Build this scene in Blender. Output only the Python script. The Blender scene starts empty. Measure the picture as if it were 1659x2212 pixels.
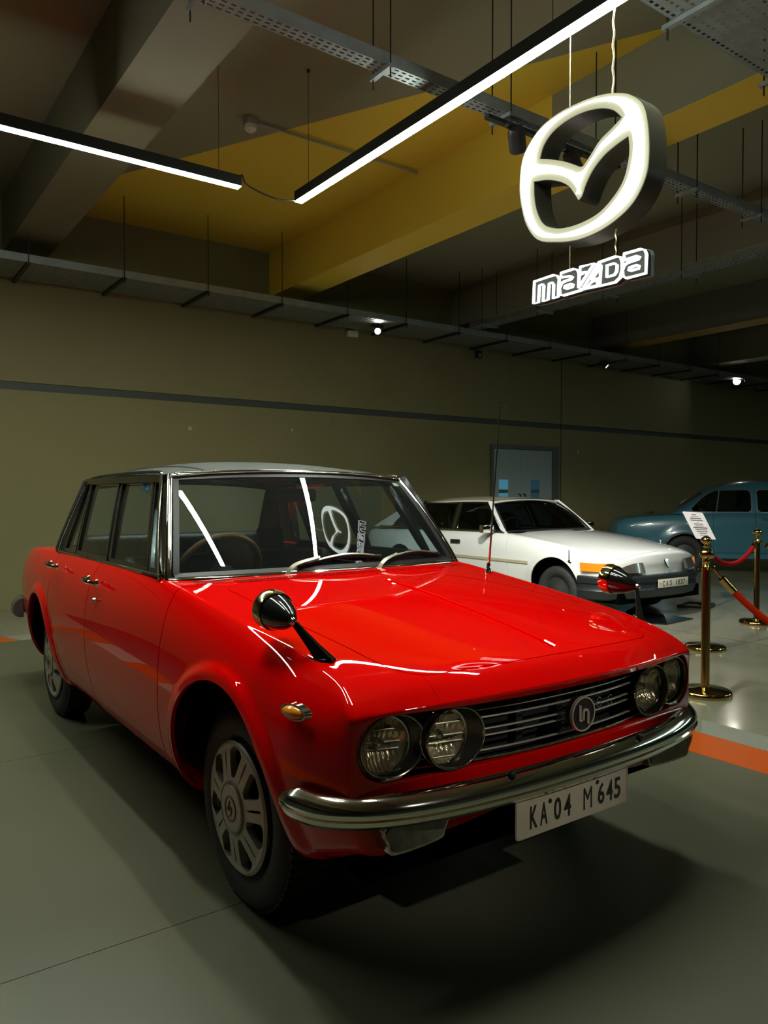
import bpy, bmesh, math, random
import numpy as np
from mathutils import Vector, Matrix

random.seed(7)
rng = np.random.default_rng(7)
scene = bpy.context.scene
col = scene.collection

# ------------------------------------------------------------------ camera
CAM = (2.155, -1.698, 1.27)
cam_d = bpy.data.cameras.new('camera')
cam_d.sensor_fit = 'HORIZONTAL'
cam_d.sensor_width = 36.0
cam_d.lens = 1650.0 / 1659.0 * 36.0
cam_d.clip_start = 0.05
cam_o = bpy.data.objects.new('camera', cam_d)
col.objects.link(cam_o)
cam_o.location = CAM
_yaw, _pit = math.radians(144.43), math.radians(-1.351)
_fw = Vector((math.cos(_pit) * math.cos(_yaw), math.cos(_pit) * math.sin(_yaw), math.sin(_pit)))
cam_o.rotation_euler = _fw.to_track_quat('-Z', 'Y').to_euler()
scene.camera = cam_o

# ------------------------------------------------------------------ exposure, world
scene.view_settings.view_transform = 'Standard'
scene.view_settings.look = 'None'
scene.view_settings.exposure = 0.25
scene.view_settings.gamma = 1.0
scene.view_settings.use_curve_mapping = False
scene.cycles.adaptive_threshold = .03
scene.cycles.max_bounces = 7
scene.cycles.diffuse_bounces = 3
scene.cycles.glossy_bounces = 4
scene.cycles.caustics_reflective = False
world = bpy.data.worlds.new('world')
scene.world = world
world.use_nodes = True
world.node_tree.nodes['Background'].inputs[0].default_value = (0.6, 0.7, 0.65, 1)
world.node_tree.nodes['Background'].inputs[1].default_value = 0.004

STRIP_E = 110.0          # emission of the ceiling light strips
SPOTS = [               # track spot lamps: (location, target, watts, cone degrees, blend)
    ((4.6, .2, 3.55), (0.66, -0.05, 0.70), 210, 14, 0.9),
    ((.5, 3.4, 3.55), (-1.7, 4.5, 0.2), 170, 62, 0.8),
    ((-1.55, 2.05, 3.50), (-3.3, 4.9, 0.5), 520, 62, 0.6),
    ((-1.55, 2.58, 3.50), (-3.0, 6.6, 0.3), 160, 70, 0.7),
]


# ------------------------------------------------------------------ materials
MATS = {}


def mat(name, color=(.5, .5, .5), rough=.5, metal=0., coat=0., coat_rough=.03, emis=None, emis_s=0., bump=0., bump_scale=50.,
        var=0., var_scale=4., spec=.5, rough_var=0., sheen=0.):
    if name in MATS:
        return MATS[name]
    m = bpy.data.materials.new(name)
    m.use_nodes = True
    nt = m.node_tree
    b = nt.nodes['Principled BSDF']
    b.inputs['Base Color'].default_value = (*color, 1)
    b.inputs['Roughness'].default_value = rough
    b.inputs['Metallic'].default_value = metal
    b.inputs['Coat Weight'].default_value = coat
    b.inputs['Coat Roughness'].default_value = coat_rough
    b.inputs['Specular IOR Level'].default_value = spec
    b.inputs['Sheen Weight'].default_value = sheen
    if emis:
        b.inputs['Emission Color'].default_value = (*emis, 1)
        b.inputs['Emission Strength'].default_value = emis_s
    if bump or var or rough_var:
        tc = nt.nodes.new('ShaderNodeTexCoord')
    if bump:
        n = nt.nodes.new('ShaderNodeTexNoise')
        n.inputs['Scale'].default_value = bump_scale
        n.inputs['Detail'].default_value = 4
        bp = nt.nodes.new('ShaderNodeBump')
        bp.inputs['Strength'].default_value = bump
        bp.inputs['Distance'].default_value = .01
        nt.links.new(tc.outputs['Object'], n.inputs['Vector'])
        nt.links.new(n.outputs['Fac'], bp.inputs['Height'])
        nt.links.new(bp.outputs['Normal'], b.inputs['Normal'])
    if var:
        n = nt.nodes.new('ShaderNodeTexNoise')
        n.inputs['Scale'].default_value = var_scale
        n.inputs['Detail'].default_value = 5
        r = nt.nodes.new('ShaderNodeMapRange')
        r.inputs['From Min'].default_value = .3
        r.inputs['From Max'].default_value = .7
        r.inputs['To Min'].default_value = 1 - var
        r.inputs['To Max'].default_value = 1 + var * .6
        mx = nt.nodes.new('ShaderNodeVectorMath')
        mx.operation = 'SCALE'
        mx.inputs[0].default_value = color
        nt.links.new(tc.outputs['Object'], n.inputs['Vector'])
        nt.links.new(n.outputs['Fac'], r.inputs['Value'])
        nt.links.new(r.outputs['Result'], mx.inputs['Scale'])
        nt.links.new(mx.outputs['Vector'], b.inputs['Base Color'])
    if rough_var:
        n = nt.nodes.new('ShaderNodeTexNoise')
        n.inputs['Scale'].default_value = var_scale * 1.7
        n.inputs['Detail'].default_value = 6
        r = nt.nodes.new('ShaderNodeMapRange')
        r.inputs['From Min'].default_value = .3
        r.inputs['From Max'].default_value = .7
        r.inputs['To Min'].default_value = max(.01, rough - rough_var)
        r.inputs['To Max'].default_value = rough + rough_var
        nt.links.new(tc.outputs['Object'], n.inputs['Vector'])
        nt.links.new(n.outputs['Fac'], r.inputs['Value'])
        nt.links.new(r.outputs['Result'], b.inputs['Roughness'])
    MATS[name] = m
    return m


def glass_mat(name, tint=(.8, .85, .83), rough=.0, ior=1.5, gain=1.0, base=0.0, dust=0.):
    """Thin pane: fresnel mirror over a tinted see-through sheet."""
    if name in MATS:
        return MATS[name]
    m = bpy.data.materials.new(name)
    m.use_nodes = True
    nt = m.node_tree
    nt.nodes.remove(nt.nodes['Principled BSDF'])
    out = nt.nodes['Material Output']
    tr = nt.nodes.new('ShaderNodeBsdfTransparent')
    tr.inputs['Color'].default_value = (*tint, 1)
    gl = nt.nodes.new('ShaderNodeBsdfGlossy')
    gl.inputs['Color'].default_value = (1, 1, 1, 1)
    gl.inputs['Roughness'].default_value = rough
    # Schlick reflectance from the angle of view, the same from both faces of the pane
    geo = nt.nodes.new('ShaderNodeNewGeometry')
    dt = nt.nodes.new('ShaderNodeVectorMath')
    dt.operation = 'DOT_PRODUCT'
    nt.links.new(geo.outputs['Normal'], dt.inputs[0])
    nt.links.new(geo.outputs['Incoming'], dt.inputs[1])
    ab = nt.nodes.new('ShaderNodeMath')
    ab.operation = 'ABSOLUTE'
    nt.links.new(dt.outputs['Value'], ab.inputs[0])
    sb = nt.nodes.new('ShaderNodeMath')
    sb.operation = 'SUBTRACT'
    sb.use_clamp = True
    sb.inputs[0].default_value = 1.
    nt.links.new(ab.outputs[0], sb.inputs[1])
    pw = nt.nodes.new('ShaderNodeMath')
    pw.operation = 'POWER'
    pw.inputs[1].default_value = 5.
    nt.links.new(sb.outputs[0], pw.inputs[0])
    f0 = ((ior - 1) / (ior + 1)) ** 2 * gain + base
    ml = nt.nodes.new('ShaderNodeMath')
    ml.operation = 'MULTIPLY_ADD'
    ml.use_clamp = True
    ml.inputs[1].default_value = 1 - f0
    ml.inputs[2].default_value = f0
    fr = pw
    mx = nt.nodes.new('ShaderNodeMixShader')
    nt.links.new(fr.outputs[0], ml.inputs[0])
    nt.links.new(ml.outputs[0], mx.inputs[0])
    src = tr
    if dust:                                  # thin film of dust on the pane
        df = nt.nodes.new('ShaderNodeBsdfDiffuse')
        df.inputs['Color'].default_value = (.62, .72, .74, 1)
        md = nt.nodes.new('ShaderNodeMixShader')
        md.inputs[0].default_value = dust
        nt.links.new(tr.outputs[0], md.inputs[1])
        nt.links.new(df.outputs[0], md.inputs[2])
        src = md
    nt.links.new(src.outputs[0], mx.inputs[1])
    nt.links.new(gl.outputs[0], mx.inputs[2])
    nt.links.new(mx.outputs[0], out.inputs['Surface'])
    MATS[name] = m
    return m


# ------------------------------------------------------------------ objects
def tag(o, label=None, cat=None, group=None, kind=None):
    if label:
        o['label'] = label
    if cat:
        o['category'] = cat
    if group:
        o['group'] = group
    if kind:
        o['kind'] = kind
    return o


def thing(name, label, cat, loc=(0, 0, 0), rz=0., group=None):
    o = bpy.data.objects.new(name, None)
    o.empty_display_size = .1
    col.objects.link(o)
    o.location = loc
    o.rotation_euler = (0, 0, rz)
    return tag(o, label, cat, group)


def base_mat(o):
    m = Matrix.Identity(4)
    while o is not None:
        m = o.matrix_basis @ m
        o = o.parent
    return m


def obj(name, V, F, m, parent=None, world=False, normals=None, sharp=35., smooth=True, bevel=0., doubles=False, seg=2):
    """V in the parent's own frame (or in world space when world=True)."""
    V = np.asarray(V, float).reshape(-1, 3)
    if world and parent is not None:
        mi = np.array(base_mat(parent).inverted())
        V = V @ mi[:3, :3].T + mi[:3, 3]
        if normals is not None:
            normals = normals @ mi[:3, :3].T
    me = bpy.data.meshes.new(name)
    me.from_pydata(V.tolist(), [], [list(map(int, f)) for f in F])
    if doubles or bevel:
        bm = bmesh.new()
        bm.from_mesh(me)
        if doubles:
            bmesh.ops.remove_doubles(bm, verts=bm.verts, dist=1e-5)
        bmesh.ops.recalc_face_normals(bm, faces=bm.faces)
        if bevel:
            es = [e for e in bm.edges if len(e.link_faces) == 2 and e.calc_face_angle(0) > math.radians(30)]
            bmesh.ops.bevel(bm, geom=es, offset=bevel, segments=seg, profile=.5, affect='EDGES', clamp_overlap=True)
        bm.to_mesh(me)
        bm.free()
    if smooth:
        me.shade_smooth()
        if normals is not None and len(normals) == len(me.vertices):
            me.normals_split_custom_set_from_vertices([tuple(n) for n in normals])
        elif sharp < 180:
            me.set_sharp_from_angle(angle=math.radians(sharp))
    if isinstance(m, (list, tuple)):
        for q in m:
            me.materials.append(q)
    else:
        me.materials.append(m)
    o = bpy.data.objects.new(name, me)
    col.objects.link(o)
    if parent is not None:
        o.parent = parent
    return o


def unit(v):
    v = np.asarray(v, float)
    return v / (np.linalg.norm(v) + 1e-12)


def cr(pts, n, closed=False):
    """Catmull-Rom resample of a polyline, n samples per span."""
    P = np.asarray(pts, float)
    m = len(P)
    out = []
    rngi = range(m) if closed else range(m - 1)
    for i in rngi:
        p1, p2 = P[i], P[(i + 1) % m]
        p0 = P[i - 1] if (closed or i > 0) else 2 * p1 - p2
        p3 = P[(i + 2) % m] if (closed or i + 2 < m) else 2 * p2 - p1
        for k in range(n):
            t = k / n
            out.append(.5 * (2 * p1 + (p2 - p0) * t + (2 * p0 - 5 * p1 + 4 * p2 - p3) * t * t + (3 * p1 - p0 - 3 * p2 + p3) * t ** 3))
    if not closed:
        out.append(P[-1])
    return np.array(out)


class G:
    """Collects shapes for ONE mesh object."""

    def __init__(s):
        s.v, s.f = [], []

    def add(s, V, F):
        o = len(s.v)
        s.v += [tuple(map(float, p)) for p in V]
        s.f += [tuple(int(i) + o for i in f) for f in F]
        return s

    def box(s, lo, hi):
        x0, y0, z0 = lo
        x1, y1, z1 = hi
        return s.add([(x0, y0, z0), (x1, y0, z0), (x1, y1, z0), (x0, y1, z0), (x0, y0, z1), (x1, y0, z1), (x1, y1, z1), (x0, y1, z1)],
                     [(0, 3, 2, 1), (4, 5, 6, 7), (0, 1, 5, 4), (1, 2, 6, 5), (2, 3, 7, 6), (3, 0, 4, 7)])

    def bar(s, p0, p1, w, h, up=(0, 0, 1)):
        p0, p1 = np.asarray(p0, float), np.asarray(p1, float)
        t = unit(p1 - p0)
        a = unit(np.cross(t, up))
        b = np.cross(a, t)
        V = []
        for p in (p0, p1):
            for sa, sb in ((-1, -1), (1, -1), (1, 1), (-1, 1)):
                V.append(p + a * sa * w / 2 + b * sb * h / 2)
        return s.add(V, [(3, 2, 1, 0), (4, 5, 6, 7), (0, 1, 5, 4), (1, 2, 6, 5), (2, 3, 7, 6), (3, 0, 4, 7)])

    def sweep(s, path, prof, up=(0, 0, 1), closed=False, caps=True, scale=None):
        """prof: closed loop of (a, b): a along tangent x up (side), b along the local up."""
        P = np.asarray(path, float)
        n, m = len(P), len(prof)
        V = []
        for i in range(n):
            if closed:
                t = unit(P[(i + 1) % n] - P[i - 1])
            else:
                t = unit(P[min(i + 1, n - 1)] - P[max(i - 1, 0)])
            u = up[i] if isinstance(up, (list, np.ndarray)) and np.ndim(up) == 2 else up
            a = unit(np.cross(t, u))
            b = np.cross(a, t)
            k = 1. if scale is None else scale[i]
            for (pa, pb) in prof:
                V.append(P[i] + a * pa * k + b * pb * k)
        F = []
        for i in range(n if closed else n - 1):
            j = (i + 1) % n
            for q in range(m):
                r = (q + 1) % m
                F.append((i * m + q, i * m + r, j * m + r, j * m + q))
        if caps and not closed:
            F.append(tuple(reversed(range(m))))
            F.append(tuple((n - 1) * m + q for q in range(m)))
        return s.add(V, F)

    def tube(s, path, r, n=8, closed=False, caps=True, radii=None):
        P = np.asarray(path, float)
        N = len(P)
        t0 = unit(P[1] - P[0])
        ref = np.array([0, 0, 1.]) if abs(t0[2]) < .9 else np.array([1., 0, 0])
        a = unit(np.cross(t0, ref))
        V = []
        for i in range(N):
            if closed:
                t = unit(P[(i + 1) % N] - P[i - 1])
            else:
                t = unit(P[min(i + 1, N - 1)] - P[max(i - 1, 0)])
            a = unit(a - t * (a @ t))
            b = np.cross(t, a)
            rr = r if radii is None else radii[i]
            for q in range(n):
                w = 2 * math.pi * q / n
                V.append(P[i] + (a * math.cos(w) + b * math.sin(w)) * rr)
        F = []
        for i in range(N if closed else N - 1):
            j = (i + 1) % N
            for q in range(n):
                p = (q + 1) % n
                F.append((i * n + q, i * n + p, j * n + p, j * n + q))
        if caps and not closed:
            F.append(tuple(reversed(range(n))))
            F.append(tuple((N - 1) * n + q for q in range(n)))
        return s.add(V, F)

    def lathe(s, prof, o=(0, 0, 0), axis=(0, 0, 1), n=32, ref=None, a0=0., a1=2 * math.pi):
        """prof: list of (radius, height along axis)."""
        ax = unit(axis)
        if ref is None:
            ref = (1, 0, 0) if abs(ax[0]) < .9 else (0, 1, 0)
        e1 = unit(np.asarray(ref, float) - ax * (np.asarray(ref, float) @ ax))
        e2 = np.cross(ax, e1)
        o = np.asarray(o, float)
        full = abs(a1 - a0 - 2 * math.pi) < 1e-6
        m = n if full else n + 1
        V, F = [], []
        for (r, h) in prof:
            for q in range(m):
                w = a0 + (a1 - a0) * q / n
                V.append(o + ax * h + (e1 * math.cos(w) + e2 * math.sin(w)) * r)
        for i in range(len(prof) - 1):
            for q in range(n):
                p = (q + 1) % m
                F.append((i * m + q, i * m + p, (i + 1) * m + p, (i + 1) * m + q))
        return s.add(V, F)

    def grid(s, P):
        P = np.asarray(P, float)
        n, m = P.shape[:2]
        F = [(i * m + j, i * m + j + 1, (i + 1) * m + j + 1, (i + 1) * m + j) for i in range(n - 1) for j in range(m - 1)]
        return s.add(P.reshape(-1, 3), F)

    def prism(s, poly, fn, d0, d1):
        """poly: 2-D outline, fn(a, b, d) -> point; a slab from depth d0 to d1."""
        n = len(poly)
        V = [fn(a, b, d0) for a, b in poly] + [fn(a, b, d1) for a, b in poly]
        F = [tuple(reversed(range(n))), tuple(range(n, 2 * n))] + [(i, (i + 1) % n, n + (i + 1) % n, n + i) for i in range(n)]
        return s.add(V, F)

    def build(s, name, m, parent=None, **k):
        return obj(name, s.v, s.f, m, parent, **k)


def shell(P, th):
    """Grid of points -> closed thin slab of thickness th (along the grid's normals). Returns V, F."""
    P = np.asarray(P, float)
    n, m = P.shape[:2]
    du = np.gradient(P, axis=0)
    dv = np.gradient(P, axis=1)
    N = np.cross(du, dv)
    N /= np.linalg.norm(N, axis=2, keepdims=True) + 1e-12
    Q = P + N * th
    V = np.concatenate([P.reshape(-1, 3), Q.reshape(-1, 3)])
    o = n * m
    F = []
    for i in range(n - 1):
        for j in range(m - 1):
            a, b, c, d = i * m + j, i * m + j + 1, (i + 1) * m + j + 1, (i + 1) * m + j
            F.append((d, c, b, a))
            F.append((a + o, b + o, c + o, d + o))
    ring = [j for j in range(m)] + [i * m + m - 1 for i in range(1, n)] + [(n - 1) * m + j for j in range(m - 2, -1, -1)] + [i * m for i in range(n - 2, 0, -1)]
    for q in range(len(ring)):
        a, b = ring[q], ring[(q + 1) % len(ring)]
        F.append((a, b, b + o, a + o))
    return V, F


def fill_holes(outer, holes, fn, d0, d1, walls=True):
    """Flat shape with holes, filled and given depth. Returns V, F (front faces at d0, back at d1)."""
    bm = bmesh.new()
    es = []
    for loop in [outer] + list(holes):
        vs = [bm.verts.new((a, b, 0)) for a, b in loop]
        es += [bm.edges.new((vs[i], vs[(i + 1) % len(vs)])) for i in range(len(vs))]
    bmesh.ops.triangle_fill(bm, edges=es, use_beauty=True, use_dissolve=False)
    bm.verts.index_update()
    V2 = [(v.co.x, v.co.y) for v in bm.verts]
    T = [tuple(v.index for v in f.verts) for f in bm.faces]
    bd = [(e.verts[0].index, e.verts[1].index) for e in bm.edges if len(e.link_faces) == 1]
    bm.free()
    n = len(V2)
    V = [fn(a, b, d0) for a, b in V2] + [fn(a, b, d1) for a, b in V2]
    F = list(T) + [tuple(i + n for i in reversed(t)) for t in T]
    if walls:
        F += [(a, b, b + n, a + n) for a, b in bd]
    return V, F


_fonts = {}


def text_geo(body, size=1., extrude=0., bold=0.):
    """Built-in font text -> (V, F) in the xy plane, centred on x, baseline at y = 0."""
    c = bpy.data.curves.new('text', 'FONT')
    c.body = body
    c.size = size
    c.extrude = extrude
    c.offset = bold
    c.align_x = 'CENTER'
    c.resolution_u = 3
    o = bpy.data.objects.new('text', c)
    col.objects.link(o)
    dg = bpy.context.evaluated_depsgraph_get()
    me = bpy.data.meshes.new_from_object(o.evaluated_get(dg))
    V = np.array([tuple(v.co) for v in me.vertices]).reshape(-1, 3)
    F = [tuple(p.vertices) for p in me.polygons]
    bpy.data.objects.remove(o)
    bpy.data.curves.remove(c)
    bpy.data.meshes.remove(me)
    return V, F


# ------------------------------------------------------------------ smooth surfaces (Catmull-Clark) and panel cutting
def cc(V, F, sharp):
    F = np.asarray(F)
    nv, nf = len(V), len(F)
    e = np.stack([F, np.roll(F, -1, 1)], -1).reshape(-1, 2)
    es = np.sort(e, 1)
    key = es[:, 0].astype(np.int64) * (nv + 1) + es[:, 1]
    uk, inv, cnt = np.unique(key, return_inverse=True, return_counts=True)
    ne = len(uk)
    E = np.stack([uk // (nv + 1), uk % (nv + 1)], -1)
    fp = V[F].mean(1)
    fsum = np.zeros((ne, 3))
    np.add.at(fsum, inv, np.repeat(fp, 4, 0))
    mid = (V[E[:, 0]] + V[E[:, 1]]) / 2
    bd = cnt == 1
    sh = np.array([sharp.get((int(a), int(b)), 0.) for a, b in E]) if sharp else np.zeros(ne)
    hard = bd | (sh > 0)
    k = np.clip(np.where(bd, 1., sh), 0, 1)[:, None]
    ep = (V[E[:, 0]] + V[E[:, 1]] + fsum) / 4
    ep = np.where(bd[:, None], mid, ep * (1 - k) + mid * k)
    val = np.zeros(nv)
    np.add.at(val, E.ravel(), 1)
    R = np.zeros((nv, 3))
    np.add.at(R, E[:, 0], mid)
    np.add.at(R, E[:, 1], mid)
    fcnt = np.zeros(nv)
    np.add.at(fcnt, F.ravel(), 1)
    FS = np.zeros((nv, 3))
    np.add.at(FS, F.ravel(), np.repeat(fp, 4, 0))
    n = np.maximum(val, 1)[:, None]
    vs = (FS / np.maximum(fcnt, 1)[:, None] + 2 * R / n + (n - 3) * V) / n
    hc = np.zeros(nv)
    np.add.at(hc, E[hard].ravel(), 1)
    hs = np.zeros(nv)
    np.add.at(hs, E[hard][:, 0], k[hard, 0])
    np.add.at(hs, E[hard][:, 1], k[hard, 0])
    HS = np.zeros((nv, 3))
    np.add.at(HS, E[hard][:, 0], V[E[hard][:, 1]])
    np.add.at(HS, E[hard][:, 1], V[E[hard][:, 0]])
    two = hc == 2
    kk = np.clip(hs / np.maximum(hc, 1), 0, 1)[:, None]
    out = vs.copy()
    crv = (6 * V + HS) / 8
    out = np.where(two[:, None], vs * (1 - kk) + crv * kk, out)
    out = np.where((hc > 2)[:, None], V, out)
    corner = (fcnt == 1)
    out = np.where(corner[:, None], V, out)
    ei = inv.reshape(nf, 4)
    NF = np.empty((nf, 4, 4), int)
    for q in range(4):
        NF[:, q, 0] = F[:, q]
        NF[:, q, 1] = nv + ei[:, q]
        NF[:, q, 2] = nv + ne + np.arange(nf)
        NF[:, q, 3] = nv + ei[:, (q - 1) % 4]
    ns = {}
    for i in np.nonzero(sh > 1)[0]:
        s = sh[i] - 1
        a, b, m = int(E[i, 0]), int(E[i, 1]), nv + int(i)
        ns[(a, m)] = s
        ns[(b, m)] = s
    return np.concatenate([out, ep, fp]), NF.reshape(-1, 4), ns


def subdiv(V, F, sharp, levels, fit=2):
    """Subdivide; 'fit' rounds pull the cage so that the smooth surface meets the given points."""
    T = np.asarray(V, float)
    C = T.copy()
    for _ in range(fit):
        W, X, S = C, F, dict(sharp)
        for _l in range(2):
            W, X, S = cc(W, X, S)
        C = C + .8 * (T - W[:len(T)])
    W, X, S = C, F, dict(sharp)
    for _l in range(levels):
        W, X, S = cc(W, X, S)
    return W, X


def vnormals(V, F):
    F = np.asarray(F)
    n = np.cross(V[F[:, 2]] - V[F[:, 0]], V[F[:, 3]] - V[F[:, 1]])
    N = np.zeros_like(V)
    for q in range(4):
        np.add.at(N, F[:, q], n)
    return N / (np.linalg.norm(N, axis=1, keepdims=True) + 1e-12)


class Skin:
    """Polygon surface with vertex normals that can be cut by scalar fields."""

    def __init__(s, V, N, F):
        s.V, s.N, s.F = V, N, F

    def keep(s, g):
        """Part of the surface where g(x, y, z) >= 0."""
        d = np.asarray(g(s.V[:, 0], s.V[:, 1], s.V[:, 2]), float)
        pos = d >= 0
        V, N = [s.V], [s.N]
        nxt = len(s.V)
        cut = {}
        out = []
        newV, newN = [], []
        if isinstance(s.F, np.ndarray):
            c = pos[s.F].sum(1)
            full = s.F[c == s.F.shape[1]]
            out = [tuple(f) for f in full.tolist()]
            part = s.F[(c > 0) & (c < s.F.shape[1])].tolist()
        else:
            part = []
            for f in s.F:
                k = sum(pos[i] for i in f)
                if k == len(f):
                    out.append(f)
                elif k:
                    part.append(f)
        for f in part:
            poly = []
            m = len(f)
            for i in range(m):
                a, b = f[i], f[(i + 1) % m]
                if pos[a]:
                    poly.append(a)
                if pos[a] != pos[b]:
                    kk = (a, b) if a < b else (b, a)
                    if kk not in cut:
                        t = d[kk[0]] / (d[kk[0]] - d[kk[1]])
                        newV.append(s.V[kk[0]] * (1 - t) + s.V[kk[1]] * t)
                        newN.append(s.N[kk[0]] * (1 - t) + s.N[kk[1]] * t)
                        cut[kk] = nxt
                        nxt += 1
                    poly.append(cut[kk])
            if len(poly) >= 3:
                out.append(tuple(poly))
        Va = np.concatenate([s.V, np.array(newV)]) if newV else s.V
        Na = np.concatenate([s.N, np.array(newN)]) if newN else s.N
        used = np.zeros(len(Va), bool)
        for f in out:
            for i in f:
                used[i] = True
        mp = np.cumsum(used) - 1
        return Skin(Va[used], Na[used], [tuple(int(mp[i]) for i in f) for f in out])

    def rim(s, th, skip=None):
        """Fold every open edge inward by th, so that the sheet shows a thickness."""
        cnt = {}
        for f in s.F:
            for i in range(len(f)):
                a, b = f[i], f[(i + 1) % len(f)]
                k = (a, b) if a < b else (b, a)
                if k in cnt:
                    cnt[k] = None
                else:
                    cnt[k] = (a, b)
        V, N, F = [s.V], [s.N], list(s.F)
        o = len(s.V)
        nv, nn = [], []
        for k, e in cnt.items():
            if e is None:
                continue
            a, b = e
            pa, pb = s.V[a], s.V[b]
            if skip is not None and skip(*((pa + pb) / 2)):
                continue
            na, nb = s.N[a], s.N[b]
            q = unit(np.cross(pb - pa, na + nb))
            for p in (pa, pb, pb - nb * th, pa - na * th):
                nv.append(p)
                nn.append(q)
            F.append((o + 1, o, o + 3, o + 2))
            o += 4
        if nv:
            V.append(np.array(nv))
            N.append(np.array(nn))
        return Skin(np.concatenate(V), np.concatenate(N), F)

    def mirrored(s):
        k = np.array([1, -1, 1.])
        return Skin(s.V * k, s.N * k, [tuple(reversed(f)) for f in s.F])

    def build(s, name, m, parent=None, th=.012, skip=None, **k):
        r = s.rim(th, skip) if th else s
        return obj(name, r.V, r.F, m, parent, normals=r.N, **k)


def body_cage(st, prof, fr, plan_f, plan_r, zf=None, zr=None):
    """Full car body cage as an open box: side, top, front and rear grids.
    st: stations rear->front, rows (x, zs, zc, ys, wmax, yc, ztop, bulge); prof: side rows (t, a, b) with
    y = ys + a (wmax - ys) for the lower rows and yc + b (wmax - yc) for the upper ones; fr: top/front column fractions 1..0."""
    n, K, J = len(st), len(prof) - 1, len(fr) - 1
    V, idx = [], {}

    def put(key, p):
        idx[key] = len(V)
        V.append(p)

    def side(i, k):
        x, zs, zc, ys, wm, yc = st[i][:6]
        t, a, b = prof[k]
        y = ys + a * (wm - ys) if a is not None else yc + b * (wm - yc)
        return np.array([x, y, zs + (zc - zs) * t])
    for sg in (-1, 1):
        for i in range(n):
            for k in range(K + 1):
                p = side(i, k)
                put(('s', sg, i, k), (p[0], sg * p[1], p[2]))
            x, zs, zc, ys, wm, yc, zt, bu = st[i]
            for j in range(1, J + 1):
                if j == J and sg == 1:
                    idx[('t', sg, i, j)] = idx[('t', -1, i, j)]
                    continue
                f = fr[j]
                put(('t', sg, i, j), (x + bu * (1 - f * f), sg * yc * f, zc + (zt - zc) * (1 - f * f)))
            idx[('t', sg, i, 0)] = idx[('s', sg, i, K)]
        for nm, i, plan, zz in (('f', n - 1, plan_f, zf), ('r', 0, plan_r, zr)):
            for k in range(K + 1):
                for j in range(1, J + 1):
                    if k == K:
                        idx[(nm, sg, j, k)] = idx[('t', sg, i, j)]
                        continue
                    if j == J and sg == 1:
                        idx[(nm, sg, j, k)] = idx[(nm, -1, j, k)]
                        continue
                    p = side(i, k)
                    y = p[1] * fr[j]
                    z = p[2]
                    if zz is not None:
                        z = z + zz(k) * (1 - fr[j] ** 2)
                    put((nm, sg, j, k), (plan(fr[j], k, p[0]), sg * y, z))
                idx[(nm, sg, 0, k)] = idx[('s', sg, i, k)]
    F = []

    def quad(a, b, c, d, sg):
        F.append((a, b, c, d) if sg < 0 else (d, c, b, a))
    for sg in (-1, 1):
        for i in range(n - 1):
            for k in range(K):
                quad(idx[('s', sg, i, k)], idx[('s', sg, i + 1, k)], idx[('s', sg, i + 1, k + 1)], idx[('s', sg, i, k + 1)], sg)
            for j in range(J):
                quad(idx[('t', sg, i, j)], idx[('t', sg, i + 1, j)], idx[('t', sg, i + 1, j + 1)], idx[('t', sg, i, j + 1)], sg)
        for j in range(J):
            for k in range(K):
                quad(idx[('f', sg, j, k)], idx[('f', sg, j + 1, k)], idx[('f', sg, j + 1, k + 1)], idx[('f', sg, j, k + 1)], sg)
                quad(idx[('r', sg, j + 1, k)], idx[('r', sg, j, k)], idx[('r', sg, j, k + 1)], idx[('r', sg, j + 1, k + 1)], sg)
    return np.array(V, float), np.array(F), idx


def smoothstep(a, b, x):
    t = np.clip((x - a) / (b - a), 0, 1)
    return t * t * (3 - 2 * t)

# ================================================================== the hall
WX, CZ, BZ = -7.05, 4.47, 3.89          # back wall, ceiling height, underside of the beams
X1, Y0, Y1 = 9.0, -8.0, 24.0


def paint_mat(name, base, second, build_mask, rough=.7):
    """Two flat paints parted by straight edges given in the place's own coordinates."""
    m = mat(name, base, rough, bump=.06, bump_scale=60)
    nt = m.node_tree
    b = nt.nodes['Principled BSDF']
    geo = nt.nodes.new('ShaderNodeNewGeometry')
    sep = nt.nodes.new('ShaderNodeSeparateXYZ')
    nt.links.new(geo.outputs['Position'], sep.inputs[0])

    def half(a, bb, c, d):
        """1 where a x + b y + c z + d > 0"""
        v = nt.nodes.new('ShaderNodeVectorMath')
        v.operation = 'DOT_PRODUCT'
        v.inputs[1].default_value = (a, bb, c)
        nt.links.new(geo.outputs['Position'], v.inputs[0])
        g = nt.nodes.new('ShaderNodeMath')
        g.operation = 'GREATER_THAN'
        g.inputs[1].default_value = -d
        nt.links.new(v.outputs['Value'], g.inputs[0])
        return g.outputs[0]

    def op(o, x, y):
        g = nt.nodes.new('ShaderNodeMath')
        g.operation = o
        nt.links.new(x, g.inputs[0])
        nt.links.new(y, g.inputs[1])
        return g.outputs[0]
    mask = build_mask(half, op)
    mx = nt.nodes.new('ShaderNodeMix')
    mx.data_type = 'RGBA'
    mx.inputs['A'].default_value = (*base, 1)
    mx.inputs['B'].default_value = (*second, 1)
    nt.links.new(mask, mx.inputs['Factor'])
    nt.links.new(mx.outputs['Result'], b.inputs['Base Color'])
    return m


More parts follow.
